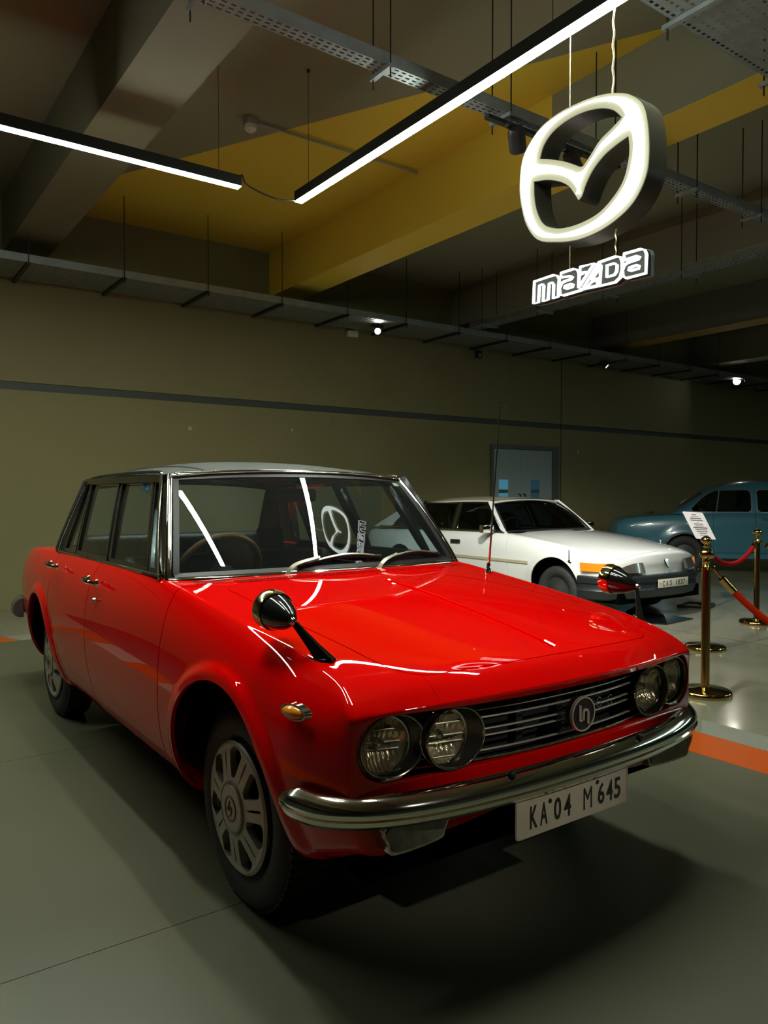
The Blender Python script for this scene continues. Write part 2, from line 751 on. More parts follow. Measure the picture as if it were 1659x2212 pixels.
YEL = (.80, .58, .06)
GREYC = (.30, .28, .20)
M_wall = mat('wall_paint', (.225, .195, .088), .75, bump=.10, bump_scale=45, var=.05, var_scale=1.3)
M_stripe = mat('wall_groove_paint', (.055, .062, .055), .6)
M_beam_grey = mat('beam_paint', (.30, .28, .20), .7, bump=.06, bump_scale=60)
M_beam_cream = mat('beam_cream_paint', (.19, .175, .105), .7, bump=.06, bump_scale=60)
M_dark = mat('hall_dark_paint', (.06, .058, .05), .8)
M_conc = mat('polished_concrete', (.235, .222, .16), .16, var=.22, var_scale=1.1, rough_var=.06, spec=.5)
M_mat = mat('grey_vinyl', (.097, .095, .060), .38, var=.05, var_scale=.8, spec=.4, rough_var=.05)
M_white_v = mat('white_vinyl', (.24, .235, .195), .4)
M_orange_v = mat('orange_vinyl', (.50, .075, .004), .35)
M_steel = mat('galvanised_steel', (.33, .36, .36), .45, metal=.7, var=.15, var_scale=9)
M_blackm = mat('black_metal', (.015, .016, .017), .4)
M_gap = mat('dark_gap', (.006, .006, .006), .9)


def struct(name, V, F, m, parent=None, **k):
    o = obj(name, V, F, m, parent, smooth=False, **k)
    if parent is None:
        o['kind'] = 'structure'
    return o


floor = struct('floor', *(lambda g: (g.v, g.f))(G().box((WX - .2, Y0, -.2), (X1, Y1, 0))), M_conc)


def sheet(name, poly, m, h=.003, z0=0.):
    g = G().prism(poly, lambda a, b, d: (a, b, d), z0, h)
    return struct(name, g.v, g.f, m, floor)


# vinyl of the display bay, laid as sheets, and its painted border
for xa, xb in ((-5.03, -3.615), (-3.612, -1.812), (-1.809, -.006), (-.003, 1.80), (1.803, 3.6)):
    sheet('vinyl_sheet', [(xa, -1.60), (xb, -1.60), (xb, 1.70), (xa, 1.70)], M_mat)
sheet('orange_stripe', [(-5.03, 1.703), (3.6, 1.703), (3.6, 2.01), (-5.03, 2.01)], M_orange_v)
sheet('white_stripe', [(-.14, 2.013), (3.6, 2.013), (3.6, 2.215), (-.275, 2.235)], M_white_v)
sheet('white_stripe', [(-5.30, -.52), (-5.033, -.42), (-5.033, 2.01), (-5.30, 2.01)], M_white_v)
sheet('orange_stripe', [(-5.30, -1.60), (-5.033, -1.60), (-5.033, -.425), (-5.30, -.525)], M_orange_v)
for xa, xb, m, nm in ((-5.30, -4.45, M_orange_v, 'orange_stripe'), (-4.45, -3.5, M_white_v, 'white_stripe'), (-3.5, -2.75, M_orange_v, 'orange_stripe'), (-2.75, -2.05, M_white_v, 'white_stripe'), (-2.05, 3.6, M_orange_v, 'orange_stripe')):
    sheet(nm, [(xa + .003, -1.603), (xa - .15, -1.92), (xb - .153, -1.92), (xb, -1.603)], m)
sheet('dark_walkway', [(-7.0, -7.9), (8.9, -7.9), (8.9, -1.93), (-7.0, -1.93)], mat('dark_carpet', (.028, .027, .024), .85))
g = G().bar((-7.0, 4.62, 0), (3.5, 4.62, 0), .005, .002)
struct('expansion_joint', g.v, g.f, M_gap, floor)
g = G().bar((-1.32, 2.3, 0), (-1.32, 14, 0), .005, .002)
struct('expansion_joint', g.v, g.f, M_gap, floor)

# back wall in three courses, the recessed band between them
g = G().box((WX - .2, Y0, 0), (WX, Y1, 2.415)).box((WX - .2, Y0, 2.505), (WX, Y1, CZ)).box((WX - .2, Y0, 2.40), (WX - .025, Y1, 2.52))
# door opening is set into the lower course
wall_back = struct('wall_back', g.v, g.f, M_wall)
g = G().box((WX - .024, Y0, 2.416), (WX - .018, Y1, 2.504))
struct('groove_band', g.v, g.f, M_stripe, wall_back)
for yy in (8.74, 16.5):
    g = G().box((WX - .002, yy - .008, 0), (WX + .0015, yy + .008, 3.6))
    struct('joint', g.v, g.f, M_gap, wall_back)
for (yy, zz, r) in ((1.9, 2.09, .028), (3.35, 2.14, .02), (9.2, 2.02, .03), (7.35, 2.72, .015)):
    g = G().lathe([(0, .004), (r * .8, .004), (r, 0)], (WX, yy, zz), (1, 0, 0), 12)
    struct('filled_hole', g.v, g.f, mat('plaster_patch', (.40, .36, .24), .8), wall_back)
for ch, yy, zz in (('C', 4.021, 2.22), ('Y', 4.84, 2.235), ('0', 5.05, 2.23)):
    tv, tf = text_geo(ch, .20)
    tv = np.stack([np.full(len(tv), WX + .0012), yy + tv[:, 0], zz + tv[:, 1]], -1)
    struct('ghost_letter', tv, tf, mat('faded_letter_paint', (.185, .165, .078), .75), wall_back)
for n, (lo, hi) in dict(wall_left=((WX, Y0 - .2, 0), (X1, Y0, CZ)), wall_front=((X1, Y0, 0), (X1 + .2, Y1, CZ)), wall_right=((WX, Y1, 0), (X1, Y1 + .2, CZ))).items():
    g = G().box(lo, hi)
    struct(n, g.v, g.f, M_dark)

# ceiling with its slanting yellow field, and the beams under it
M_ceil = paint_mat('ceiling_paint', (.27, .265, .175), YEL,
                   lambda h, op: op('MULTIPLY', op('MULTIPLY', h(-.5, 1, 0, -3.489), h(0, -1, 0, 3.02)), h(0, 1, 0, -.2)))
g = G().box((WX - .2, Y0, CZ), (X1, Y1, CZ + .2))
ceiling = struct('ceiling', g.v, g.f, M_ceil)
M_b2 = paint_mat('beam_yellow_paint', (.27, .265, .175), YEL,
                 lambda h, op: op('MAXIMUM', op('MULTIPLY', h(0, 0, -1, BZ + .004), h(-1, 0, 0, .2)), h(-1, 0, 0, -2.11)))
M_b4 = paint_mat('beam_ochre_paint', (.20, .19, .15), (.50, .30, .05), lambda h, op: h(0, 0, -1, BZ + .004))
for i, (ya, yb, m) in enumerate(((-6.6, -6.16, M_beam_grey), (-3.4, -2.96, M_beam_grey), (-.21, .23, M_beam_cream), (3.01, 3.43, M_b2), (6.2, 6.62, M_beam_grey),
                                 (9.55, 9.97, M_b4), (12.7, 13.12, M_beam_grey), (15.9, 16.32, M_beam_grey), (19.1, 19.5, M_beam_grey))):
    g = G().box((WX, ya, BZ), (X1, yb, CZ))
    struct('beam', g.v, g.f, m, ceiling)

# double door in the back wall
M_doorp = mat('door_paint', (.30, .35, .34), .5)
M_frame = mat('door_frame_paint', (.09, .095, .085), .5)
M_pane = mat('door_pane', (.06, .20, .30), .15, emis=(.10, .42, .60), emis_s=.28)
M_pane2 = mat('door_pane_dim', (.03, .07, .10), .15, emis=(.06, .2, .3), emis_s=.12)
door = tag(bpy.data.objects.new('door_1', None), kind='structure')
col.objects.link(door)
door.location = (WX, 7.82, 0)
g = G().box((WX, 7.02, 0), (WX + .05, 7.07, 2.09)).box((WX, 8.48, 0), (WX + .05, 8.63, 2.09)).box((WX, 7.07, 2.02), (WX + .05, 8.48, 2.09))
g.build('door_frame', M_frame, door, world=True, smooth=False)
for ya, yb, wa, wb, mp in ((7.075, 7.713, 7.20, 7.424, M_pane), (7.717, 8.475, 7.953, 8.181, M_pane2)):
    g = G().box((WX, ya, .01), (WX + .028, wa, 2.015)).box((WX, wb, .01), (WX + .028, yb, 2.015)).box((WX, wa, .01), (WX + .028, wb, 1.15)).box((WX, wa, 1.51), (WX + .028, wb, 2.015))
    leaf = g.build('door_leaf', M_doorp, door, world=True, smooth=False)
    g = G().box((WX, wa, 1.15), (WX + .012, wb, 1.51))
    g.build('pane', mp, leaf, world=True, smooth=False)
    g = G().box((WX + .012, wa, 1.285), (WX + .016, wb, 1.345))
    g.build('pane_band', M_frame, leaf, world=True, smooth=False)
    yh = 7.66 if ya < 7.5 else 7.775
    g = G().tube(cr([(WX + .03, yh, 1.02), (WX + .075, yh, 1.04), (WX + .08, yh, 1.15), (WX + .075, yh, 1.25), (WX + .03, yh, 1.27)], 4), .011, 8)
    g.build('handle', M_blackm, leaf, world=True)

# ------------------------------------------------------------------ cable trays
def slots(u0, u1, v0, v1, rows, pitch, sl, sw, fn):
    """Sheet from (u0, v0) to (u1, v1) with rows of real slots. Returns V, F."""
    V, F, ix = [], [], {}

    def vid(u, v):
        k = (round(u, 5), round(v, 5))
        if k not in ix:
            ix[k] = len(V)
            V.append(fn(u, v))
        return ix[k]
    nu = max(1, int(round((u1 - u0) / pitch)))
    pu, pv = (u1 - u0) / nu, (v1 - v0) / rows
    for i in range(nu):
        for j in range(rows):
            a, b = u0 + i * pu, v0 + j * pv
            sh = 0
            ca, cb = a + (pu - sl) / 2 + sh, b + (pv - sw) / 2
            o = [vid(a, b), vid(a + pu, b), vid(a + pu, b + pv), vid(a, b + pv)]
            q = [vid(ca, cb), vid(ca + sl, cb), vid(ca + sl, cb + sw), vid(ca, cb + sw)]
            for k in range(4):
                F.append((o[k], o[(k + 1) % 4], q[(k + 1) % 4], q[k]))
    return V, F


def rod(g, x, y, za, zb, r=.005):
    g.tube([(x, y, za), (x, y, zb)], r, 6)


# tray across the hall in front of the emblem sign
t = thing('cable_tray', 'slotted steel cable tray crossing under the ceiling behind the hanging emblem', 'cable tray', (-1.42, 2, 3.68))
V, F = slots(-4.0, 5.6, -1.47, -1.37, 3, .05, .028, .012, lambda u, v: (v, u, 3.68))
obj('tray_base', V, F, M_steel, t, world=True, smooth=False)
for xx in (-1.37, -1.47):
    g = G().box((xx - .0015, -4, 3.68), (xx + .0015, 5.6, 3.75))
    g.build('side_rail', M_steel, t, world=True, smooth=False)
for yy in (-.25, .85, 1.79, 2.82, 3.83, 4.79, 5.5):
    g = G().box((-1.53, yy - .015, 3.655), (-1.34, yy + .015, 3.679))
    cb = g.build('cross_bar', M_steel, t, world=True, smooth=False)
    for xx in (-1.345, -1.515):
        g = G()
        rod(g, xx, yy, 3.60, CZ)
        g.build('hanger_rod', M_blackm, cb, world=True)

# tray at the upper right corner of the view
t = thing('cable_tray', 'wide perforated steel cable tray nearest above, at the upper right', 'cable tray', (.05, 3, 3.68))
V, F = slots(1.33, 5.6, -.20, .28, 9, .045, .024, .016, lambda u, v: (v, u, 3.68))
obj('tray_base', V, F, M_steel, t, world=True, smooth=False)
for xx in (-.20, .28):
    g = G().box((xx - .0015, 1.33, 3.68), (xx + .0015, 5.6, 3.75))
    g.build('side_rail', M_steel, t, world=True, smooth=False)
for yy in (1.80, 2.745, 3.7, 4.65, 5.5):
    g = G().box((-.26, yy - .015, 3.655), (.34, yy + .015, 3.679))
    cb = g.build('cross_bar', M_steel, t, world=True, smooth=False)
    for xx in (-.235, .315):
        g = G()
        rod(g, xx, yy, 3.60, CZ)
        g.build('hanger_rod', M_blackm, cb, world=True)

# tray along the back wall
t = thing('cable_tray', 'long ribbed steel cable tray running along the back wall', 'cable tray', (-6.6, 4, 3.6))
TX0, TX1 = -6.92, -6.22
nz = 760
ys_ = np.linspace(-6, 18, nz + 1)
P = [[(x, y, 3.60 + (.006 if i % 2 else 0)) for x in (TX0, TX1)] for i, y in enumerate(ys_)]
g = G().grid(P)
tag(g.build('ribbed_base', M_steel, t, world=True, smooth=False), kind='stuff')
for xx in (TX0, TX1):
    g = G().box((xx - .0015, -6, 3.60), (xx + .0015, 18, 3.68))
    g.build('side_rail', M_steel, t, world=True, smooth=False)
for k in range(-5, 19):
    yy = -.106 + .953 * k
    g = G().box((TX0 - .1, yy - .018, 3.572), (TX1 + .03, yy + .018, 3.597))
    cb = g.build('cross_bar', M_blackm, t, world=True, smooth=False)
    g = G()
    rod(g, TX1 + .015, yy, 3.54, BZ if False else CZ)
    g.build('hanger_rod', M_blackm, cb, world=True)

# tray under the third beam
t = thing('cable_tray', 'dark slotted cable tray hanging under the beam behind the lettering sign', 'cable tray', (-3, 6.0, 3.68))
V, F = slots(-6.2, 6.0, 5.80, 6.02, 3, .06, .034, .02, lambda u, v: (u, v, 3.68))
obj('tray_base', V, F, M_steel, t, world=True, smooth=False)
for yy in (5.80, 6.02):
    g = G().box((-6.2, yy - .0015, 3.68), (6, yy + .0015, 3.75))
    g.build('side_rail', M_steel, t, world=True, smooth=False)
for k in range(10):
    xx = -5.9 + k * 1.05
    g = G().box((xx - .015, 5.75, 3.655), (xx + .015, 6.07, 3.679))
    cb = g.build('cross_bar', M_steel, t, world=True, smooth=False)
    for yy in (5.77, 6.05):
        g = G()
        rod(g, xx, yy, 3.60, CZ)
        g.build('hanger_rod', M_blackm, cb, world=True)

# ------------------------------------------------------------------ light strips
M_diff = mat('strip_diffuser', (.9, .95, .9), .4, emis=(.90, 1.0, .86), emis_s=STRIP_E)
M_hous = mat('strip_housing', (.035, .037, .035), .35, metal=.6)


M_diff_fill = mat('cool_fill_diffuser', (.9, .95, .9), .4, emis=(.72, 1.0, .95), emis_s=STRIP_E * .8)  # glow of the two added fill strips out of view


def light_strip(name, label, p0, p1, wires, group=None, glow=None):
    p0, p1 = np.array(p0, float), np.array(p1, float)
    t = thing(name, label, 'ceiling light', tuple((p0 + p1) / 2))
    d = unit(p1 - p0)
    w, h = .033, .075
    g = G().sweep([p0, p1], [(-w, .0), (w, .0), (w, h), (-w, h)])
    g.build('housing', M_hous, t, world=True, sharp=30)
    prof = [(-w + .002, .001), (-w + .002, -.006), (w - .002, -.006), (w - .002, .001)]
    g = G().sweep([p0 + d * .004, p1 - d * .004], prof)
    g.build('diffuser', glow or M_diff, t, world=True, sharp=50)
    for q in wires:
        g = G().tube([np.array(q) + (0, 0, h - .002), (q[0], q[1], CZ)], .0022, 6)
        wr = g.build('suspension_wire', M_blackm, t, world=True)
        g = G().lathe([(0, -.02), (.012, -.02), (.012, 0), (0, 0)], (q[0], q[1], CZ), (0, 0, 1), 10)
        g.build('ceiling_fixing', M_blackm, wr, world=True)
    return t


light_strip('light_strip', 'lit white light strip at the left, parallel to the back wall', (-3.09, .746, 3.53), (-3.09, -3.4, 3.53),
            [(-3.09, .58, 3.53), (-3.09, -3.2, 3.53)])
light_strip('light_strip', 'long lit white light strip crossing the view beside the emblem', (-3.09, 1.235, 3.53), (.62, 1.235, 3.53),
            [(-2.93, 1.235, 3.53), (-.5, 1.235, 3.53), (.45, 1.235, 3.53)])
light_strip('light_strip', 'lit light strip over the red bonnet, seen mirrored in the windscreen', (-.70, -.32, 3.53), (.75, -.32, 3.53),
            [(-.6, -.32, 3.53), (.6, -.32, 3.53)])
light_strip('light_strip', 'lit light strip beyond the left edge, parallel to the red car', (-1.42, -1.04, 3.53), (.3, -1.04, 3.53),
            [(-1.3, -1.04, 3.53), (.1, -1.04, 3.53)])
light_strip('light_strip', 'added unseen cool white fill strip over the hall floor right of the barrier posts', (.6, 8.0, 3.53), (4.8, 8.0, 3.53), [(.8, 8.0, 3.53), (4.6, 8.0, 3.53)], glow=M_diff_fill)  # added out of view to lift the dark right part of the hall
light_strip('light_strip', 'added unseen cool white fill strip farthest right in the hall', (.6, 13.5, 3.53), (4.8, 13.5, 3.53), [(.8, 13.5, 3.53), (4.6, 13.5, 3.53)], glow=M_diff_fill)  # second added fill strip, brightens the far hall from out of view
g = G().tube(cr([(-3.09, .735, 3.585), (-3.08, .76, 3.62), (-3.09, .80, 3.565), (-3.09, .95, 3.525), (-3.09, 1.10, 3.515), (-3.09, 1.235, 3.545)], 6), .006, 6)
tag(g.build('power_cable', M_blackm, smooth=True), 'short black cable sagging between the two ceiling light strips', 'cable')

# ------------------------------------------------------------------ ceiling and wall devices
t = thing('smoke_detector', 'small round white smoke detector on the ceiling between the light strips', 'detector', (-3.85, 1.2, CZ))
G().box((-3.90, 1.15, 4.40), (-3.80, 1.25, CZ)).build('junction_box', mat('grey_plastic', (.30, .30, .27), .5), t, world=True, bevel=.006)
G().lathe([(0, -.055), (.02, -.055), (.022, -.045), (.035, -.045), (.05, -.03), (.052, 0), (0, 0)], (-3.85, 1.2, 4.40), (0, 0, 1), 24).build('sensor_head', mat('white_plastic', (.7, .68, .58), .4), t, world=True)
G().tube([(-3.85, 1.25, 4.44), (-3.85, 3.0, 4.44)], .012, 8).build('conduit', mat('grey_plastic'), t, world=True)

G().box((WX, 4.22, 3.51), (WX + .06, 4.39, 3.60)).build('wall_box', mat('white_plastic'), None, bevel=.005)
tag(bpy.data.objects['wall_box'], 'small white box high on the back wall under the cable tray', 'wall box')
t = thing('wall_sensor', 'small black sensor hanging under the wall tray above the white car', 'sensor', (-6.9, 6.62, 3.5))
G().box((-6.93, 6.57, 3.43), (-6.86, 6.67, 3.55)).build('housing', M_blackm, t, world=True, bevel=.006)
G().lathe([(0, .01), (.02, .008), (.024, 0)], (-6.86, 6.62, 3.47), (1, 0, 0), 14).build('lens', mat('grey_plastic'), t, world=True)

M_lens_on = mat('spot_lens_lit', (1, 1, .9), .3, emis=(1.0, .95, .8), emis_s=60.)
M_lens_soft = mat('spot_lens_soft', (1, 1, .9), .3, emis=(1.0, .97, .9), emis_s=6.)
M_lens_off = mat('spot_lens_off', (.05, .05, .05), .15)


def spot(label, p, aim, lens, r=.045, L=.15, mount=3.6, watts=0, cone=60, blend=.6, name='track_spotlight', color=(1, .96, .87)):
    p = np.array(p, float)
    d = unit(np.array(aim, float) - p)
    t = thing(name, label, 'spotlight', tuple(p))
    G().lathe([(0, -L), (r * .8, -L), (r, -L * .8), (r, 0), (r * .85, -.002), (r * .8, -.02), (0, -.02)], p, d, 20).build('can', M_blackm, t, world=True)
    G().lathe([(0, -.012), (r * .8, -.014)], p, d, 20).build('lens', lens, t, world=True)
    q = p - d * L * .55
    g = G().tube([q, (q[0], q[1], q[2] + .05), (q[0], q[1], mount - .02)], .01, 8)
    g.build('stem', M_blackm, t, world=True)
    G().box((q[0] - .02, q[1] - .09, mount - .028), (q[0] + .02, q[1] + .09, mount - .001)).build('track_adapter', M_blackm, t, world=True, bevel=.004)
    if watts:
        l = bpy.data.lights.new('spot_lamp', 'SPOT')
        l.energy = watts
        l.spot_size = math.radians(cone)
        l.spot_blend = blend
        l.shadow_soft_size = r
        l.color = color
        lo = bpy.data.objects.new('lamp_light', l)
        col.objects.link(lo)
        lo.parent = t
        lo.location = tuple(d * .02)
        lo.rotation_euler = Vector(d).to_track_quat('-Z', 'Y').to_euler()
    return t


spot('lit spotlight glowing under the wall tray above the red car roof', (-6.45, 4.35, 3.50), (2, -1, 2.2), M_lens_on, .05)
spot('small tilted spotlight under the wall tray right of the double door', (-6.5, 9.3, 3.50), (-4.5, 10.2, 1.5), M_lens_soft, .05)
spot('dazzling spotlight at the far right end of the wall tray', (-6.35, 13.2, 3.56), CAM, M_lens_on, .085, .2)
spot('black track spotlight hanging left of the emblem sign', (-1.42, 1.93, 3.50), (-3.4, 4.6, .6), M_lens_off, .055, .15, 3.630, SPOTS[2][2], SPOTS[2][3], SPOTS[2][4])
spot('black track spotlight seen through the emblem sign', (-1.42, 2.5, 3.50), (-2.6, 6.8, .3), M_lens_off, .055, .15, 3.630, SPOTS[3][2], SPOTS[3][3], SPOTS[3][4])
G().box((-1.44, 1.65, 3.630), (-1.40, 2.95, 3.6545)).build('lamp_track', M_blackm, None, smooth=False)
tag(bpy.data.objects['lamp_track'], 'black lamp track fixed under the crossing cable tray', 'lamp track')
for k, (p, a, w, c, bl) in enumerate(SPOTS[:2]):
    spot(('spotlight over the car front on its left side', 'spotlight over the car front on its right side')[k], p, a, M_lens_on, .055, .16, 3.655, w, c, bl)
    G().tube([(p[0], p[1], 3.655), (p[0], p[1], CZ)], .008, 6).build('lamp_rod', M_blackm, None)
    tag(bpy.data.objects['lamp_rod' if k == 0 else 'lamp_rod.001'], ('ceiling rod of the spotlight over the car front on its left', 'ceiling rod of the spotlight over the car front on its right')[k], 'rod')

# ================================================================== the red saloon (world axes are its own axes: x forward, z up, front axle over the origin)
M_red = mat('red_paint', (.68, .0010, .0008), .3, coat=1., coat_rough=.015, spec=.0)
M_red_in = mat('red_paint')
M_chrome = mat('chrome', (.74, .72, .64), .07, metal=1.)
M_chrome_old = mat('aged_chrome', (.50, .47, .38), .18, metal=1., var=.35, var_scale=60, rough_var=.08)
M_brass_chrome = mat('brassy_chrome', (.62, .52, .26), .10, metal=1.)
M_black_gloss = mat('black_gloss', (.008, .008, .008), .12, coat=.6)
M_black = mat('black_plastic', (.012, .012, .013), .45)
M_rubber = mat('tyre_rubber', (.013, .0135, .014), .62, bump=.15, bump_scale=120)
M_under = mat('underbody', (.002, .002, .002), .9, spec=0.)
M_vinyl = mat('black_vinyl_roof', (.022, .024, .021), .45, bump=.25, bump_scale=350, spec=.28)
M_leather = mat('black_leather', (.012, .013, .013), .42, bump=.15, bump_scale=90)
M_headlining = mat('grey_headlining', (.10, .10, .09), .8)
M_glass = glass_mat('clear_glass', (.78, .88, .90), ior=1.5, gain=2.1, dust=.010)
M_glass_side = glass_mat('side_glass', (.60, .70, .73), ior=1.5, dust=.014)
M_silver = mat('silver_wheel_paint', (.40, .39, .33), .38, metal=.35, var=.06, var_scale=12)
M_amber = mat('amber_lens', (.80, .27, .015), .2, coat=.6)
M_lampglass = glass_mat('lamp_glass', (.93, .92, .85), ior=1.5, gain=1.3)
M_reflector = mat('lamp_reflector', (.88, .80, .60), .22, metal=.75, var=.25, var_scale=40)
M_plate = mat('plate_white', (.46, .41, .30), .4, var=.08, var_scale=25)
M_wood = mat('wood_rim', (.20, .10, .035), .3, coat=.4)
M_ink = mat('black_ink', (.012, .012, .012), .4)
M_copper = mat('copper_mark', (.16, .075, .03), .35, metal=.5)

M_satin = mat('satin_trim', (.66, .62, .50), .3, metal=.55)
red = thing('saloon_car', 'glossy red four door saloon car with black roof and round twin headlamps', 'car', (-1.25, 0, 0))


def RB(g, name, m, parent=None, **k):
    return g.build(name, m, parent or red, world=True, **k)


red_st = [  # x, zs, zc, ys, wmax, yc, ztop, bulge
    (-3.46, .38, .85, .59, .66, .61, .872, -.10), (-3.40, .36, .885, .62, .705, .645, .905, -.08), (-3.1, .30, .925, .65, .745, .685, .948, -.02),
    (-2.78, .27, .945, .672, .77, .702, .963, 0), (-2.4, .25, .956, .685, .787, .712, .968, 0), (-1.95, .25, .960, .69, .80, .718, .97, 0),
    (-1.42, .25, .960, .69, .803, .720, .97, 0), (-.95, .25, .957, .69, .803, .720, .967, 0), (-.6, .25, .945, .69, .80, .718, .962, 0),
    (-.33, .25, .915, .69, .797, .712, .950, .02), (-.05, .255, .882, .688, .79, .702, .925, .03), (.20, .26, .850, .685, .785, .69, .892, .045),
    (.40, .30, .822, .68, .772, .68, .856, .07), (.52, .35, .792, .675, .748, .675, .826, .105), (.582, .375, .762, .665, .725, .692, .799, .112), (.624, .385, .727, .655, .70, .702, .751, .116)]
red_prof = [(-.04, -1., None), (0., 0., None), (.16, .62, None), (.38, .93, None), (.58, 1., None), (.77, None, .86), (.91, None, .5), (1., None, 0.)]
red_fr = [1., .94, .76, .52, .26, 0.]


def red_pf(f, k, xc):
    cen = [.55, .635, .670, .690, .690, .685, .70][k]
    return xc + (cen - xc) * (1 - f ** 2.2)


def red_pr(f, k, xc):
    return xc - [.02, .06, .10, .11, .10, .09, .09][k] * (1 - f ** 2)


V, F, ix = body_cage(red_st, red_prof, red_fr, red_pf, red_pr)
sharp = {}
nst = len(red_st)
for sg in (-1, 1):
    for j in range(5):
        a, b = ix[('t', sg, nst - 1, j)], ix[('t', sg, nst - 1, j + 1)]
        sharp[(min(a, b), max(a, b))] = (.7, 2.0, 3., 3., 3.)[j]
    K = len(red_prof) - 1
    for i, s in ():
        a, b = ix[('s', sg, i, K)], ix[('s', sg, i + 1, K)]
        sharp[(min(a, b), max(a, b))] = s
V, F = subdiv(V, F, sharp, 4, 2)
ARF, ARR, RA = (.02, .335), (-2.5, .335), .375


def arch_d(c):
    return lambda x, z: np.hypot(x - c[0], z - c[1]) - RA


# slight flare of the sheet metal around the wheel openings
for c in (ARF, ARR):
    d = np.hypot(V[:, 0] - c[0], V[:, 2] - c[1]) - RA
    w = smoothstep(.058, .022, d) * (np.abs(V[:, 1]) > .55)
    V[:, 1] += np.sign(V[:, 1]) * .017 * w
N = vnormals(V, F)
skin = Skin(V, N, F)
half = skin.keep(lambda x, y, z: -y + 1e-4 + 0 * x)          # right-hand half


def xf(z):
    return np.interp(z, [.25, .4, .6, .8, .95], [-.545, -.507, -.464, -.455, -.478])


def xws(y):
    return -.495 - .12 * (np.abs(y) / .69) ** 2


def xrw(y):
    return -2.72 + .2 * (np.abs(y) / .62) ** 2


def hood_in(x, y):
    gy = np.interp(x, [-.5, .1, .45, .6], [.578, .57, .54, .512]) - np.abs(y)
    gx = .668 - .27 * y * y - x
    r = .075
    g = r - np.hypot(np.maximum(r - gy, 0), np.maximum(r - gx, 0))
    return np.minimum(g, x + .365)


def opening(x, y, z):
    """rounded slot for grille and lamps; > 0 inside"""
    r = .082
    qy, qz = np.abs(y) - (.688 - r), np.abs(z - .6425) - (.0845 - r)
    d = np.hypot(np.maximum(qy, 0), np.maximum(qz, 0)) - r
    return np.where(x > .45, -d, -1.)


def cab(x, y, z):
    return np.where(z > .80, np.minimum(np.minimum(.704 - np.abs(y), xws(y) + .012 - x), x - xrw(y)), -1.)


def arches(x, z):
    return np.minimum(arch_d(ARF)(x, z), arch_d(ARR)(x, z))


half = half.keep(lambda x, y, z: np.where(np.abs(y) > .5, arches(x, z), 1.))
half = half.keep(lambda x, y, z: -opening(x, y, z))
half = half.keep(lambda x, y, z: -cab(x, y, z))
GP = .0036
nose_zone = lambda x, y, z: np.where(x > .3, .47 - np.abs(y), -1.)
cowl_zone = lambda x, y, z: np.minimum(np.minimum(.64 - np.abs(y), -.365 - x), x + 1.)
sill_zone = lambda x, z: np.where((x < -.30) & (x > -2.2), .285 - z, -1.)
fend = half.keep(lambda x, y, z: x - xf(z) - GP).keep(lambda x, y, z: -hood_in(x, y) - GP).keep(lambda x, y, z: -nose_zone(x, y, z) - .001)
fend = fend.keep(lambda x, y, z: np.where(z > .85, -cowl_zone(x, y, z) - .001, 1.)).keep(lambda x, y, z: -sill_zone(x, z) - .002)
fdoor = half.keep(lambda x, y, z: np.minimum(xf(z) - GP - x, x + 1.42 - GP)).keep(lambda x, y, z: z - .287).keep(lambda x, y, z: np.abs(y) - .5)
rdz = lambda x, z: np.minimum(np.minimum(-1.42 - x, x + 2.215), np.hypot(x - ARR[0], z - ARR[1]) - RA - .05)
rdoor = half.keep(lambda x, y, z: rdz(x, z) - GP).keep(lambda x, y, z: z - .287).keep(lambda x, y, z: np.abs(y) - .5)
sill = half.keep(lambda x, y, z: sill_zone(x, z)).keep(lambda x, y, z: np.abs(y) - .45)
lidz = lambda x, y: np.minimum(np.minimum(.575 - np.abs(y), -2.80 - x), x + 3.47)
quart = half.keep(lambda x, y, z: np.where(x > -1.5, -1., -rdz(x, z) - GP)).keep(lambda x, y, z: -sill_zone(x, z) - .002)
quart = quart.keep(lambda x, y, z: np.where(z > .8, -lidz(x, y) - GP, 1.))
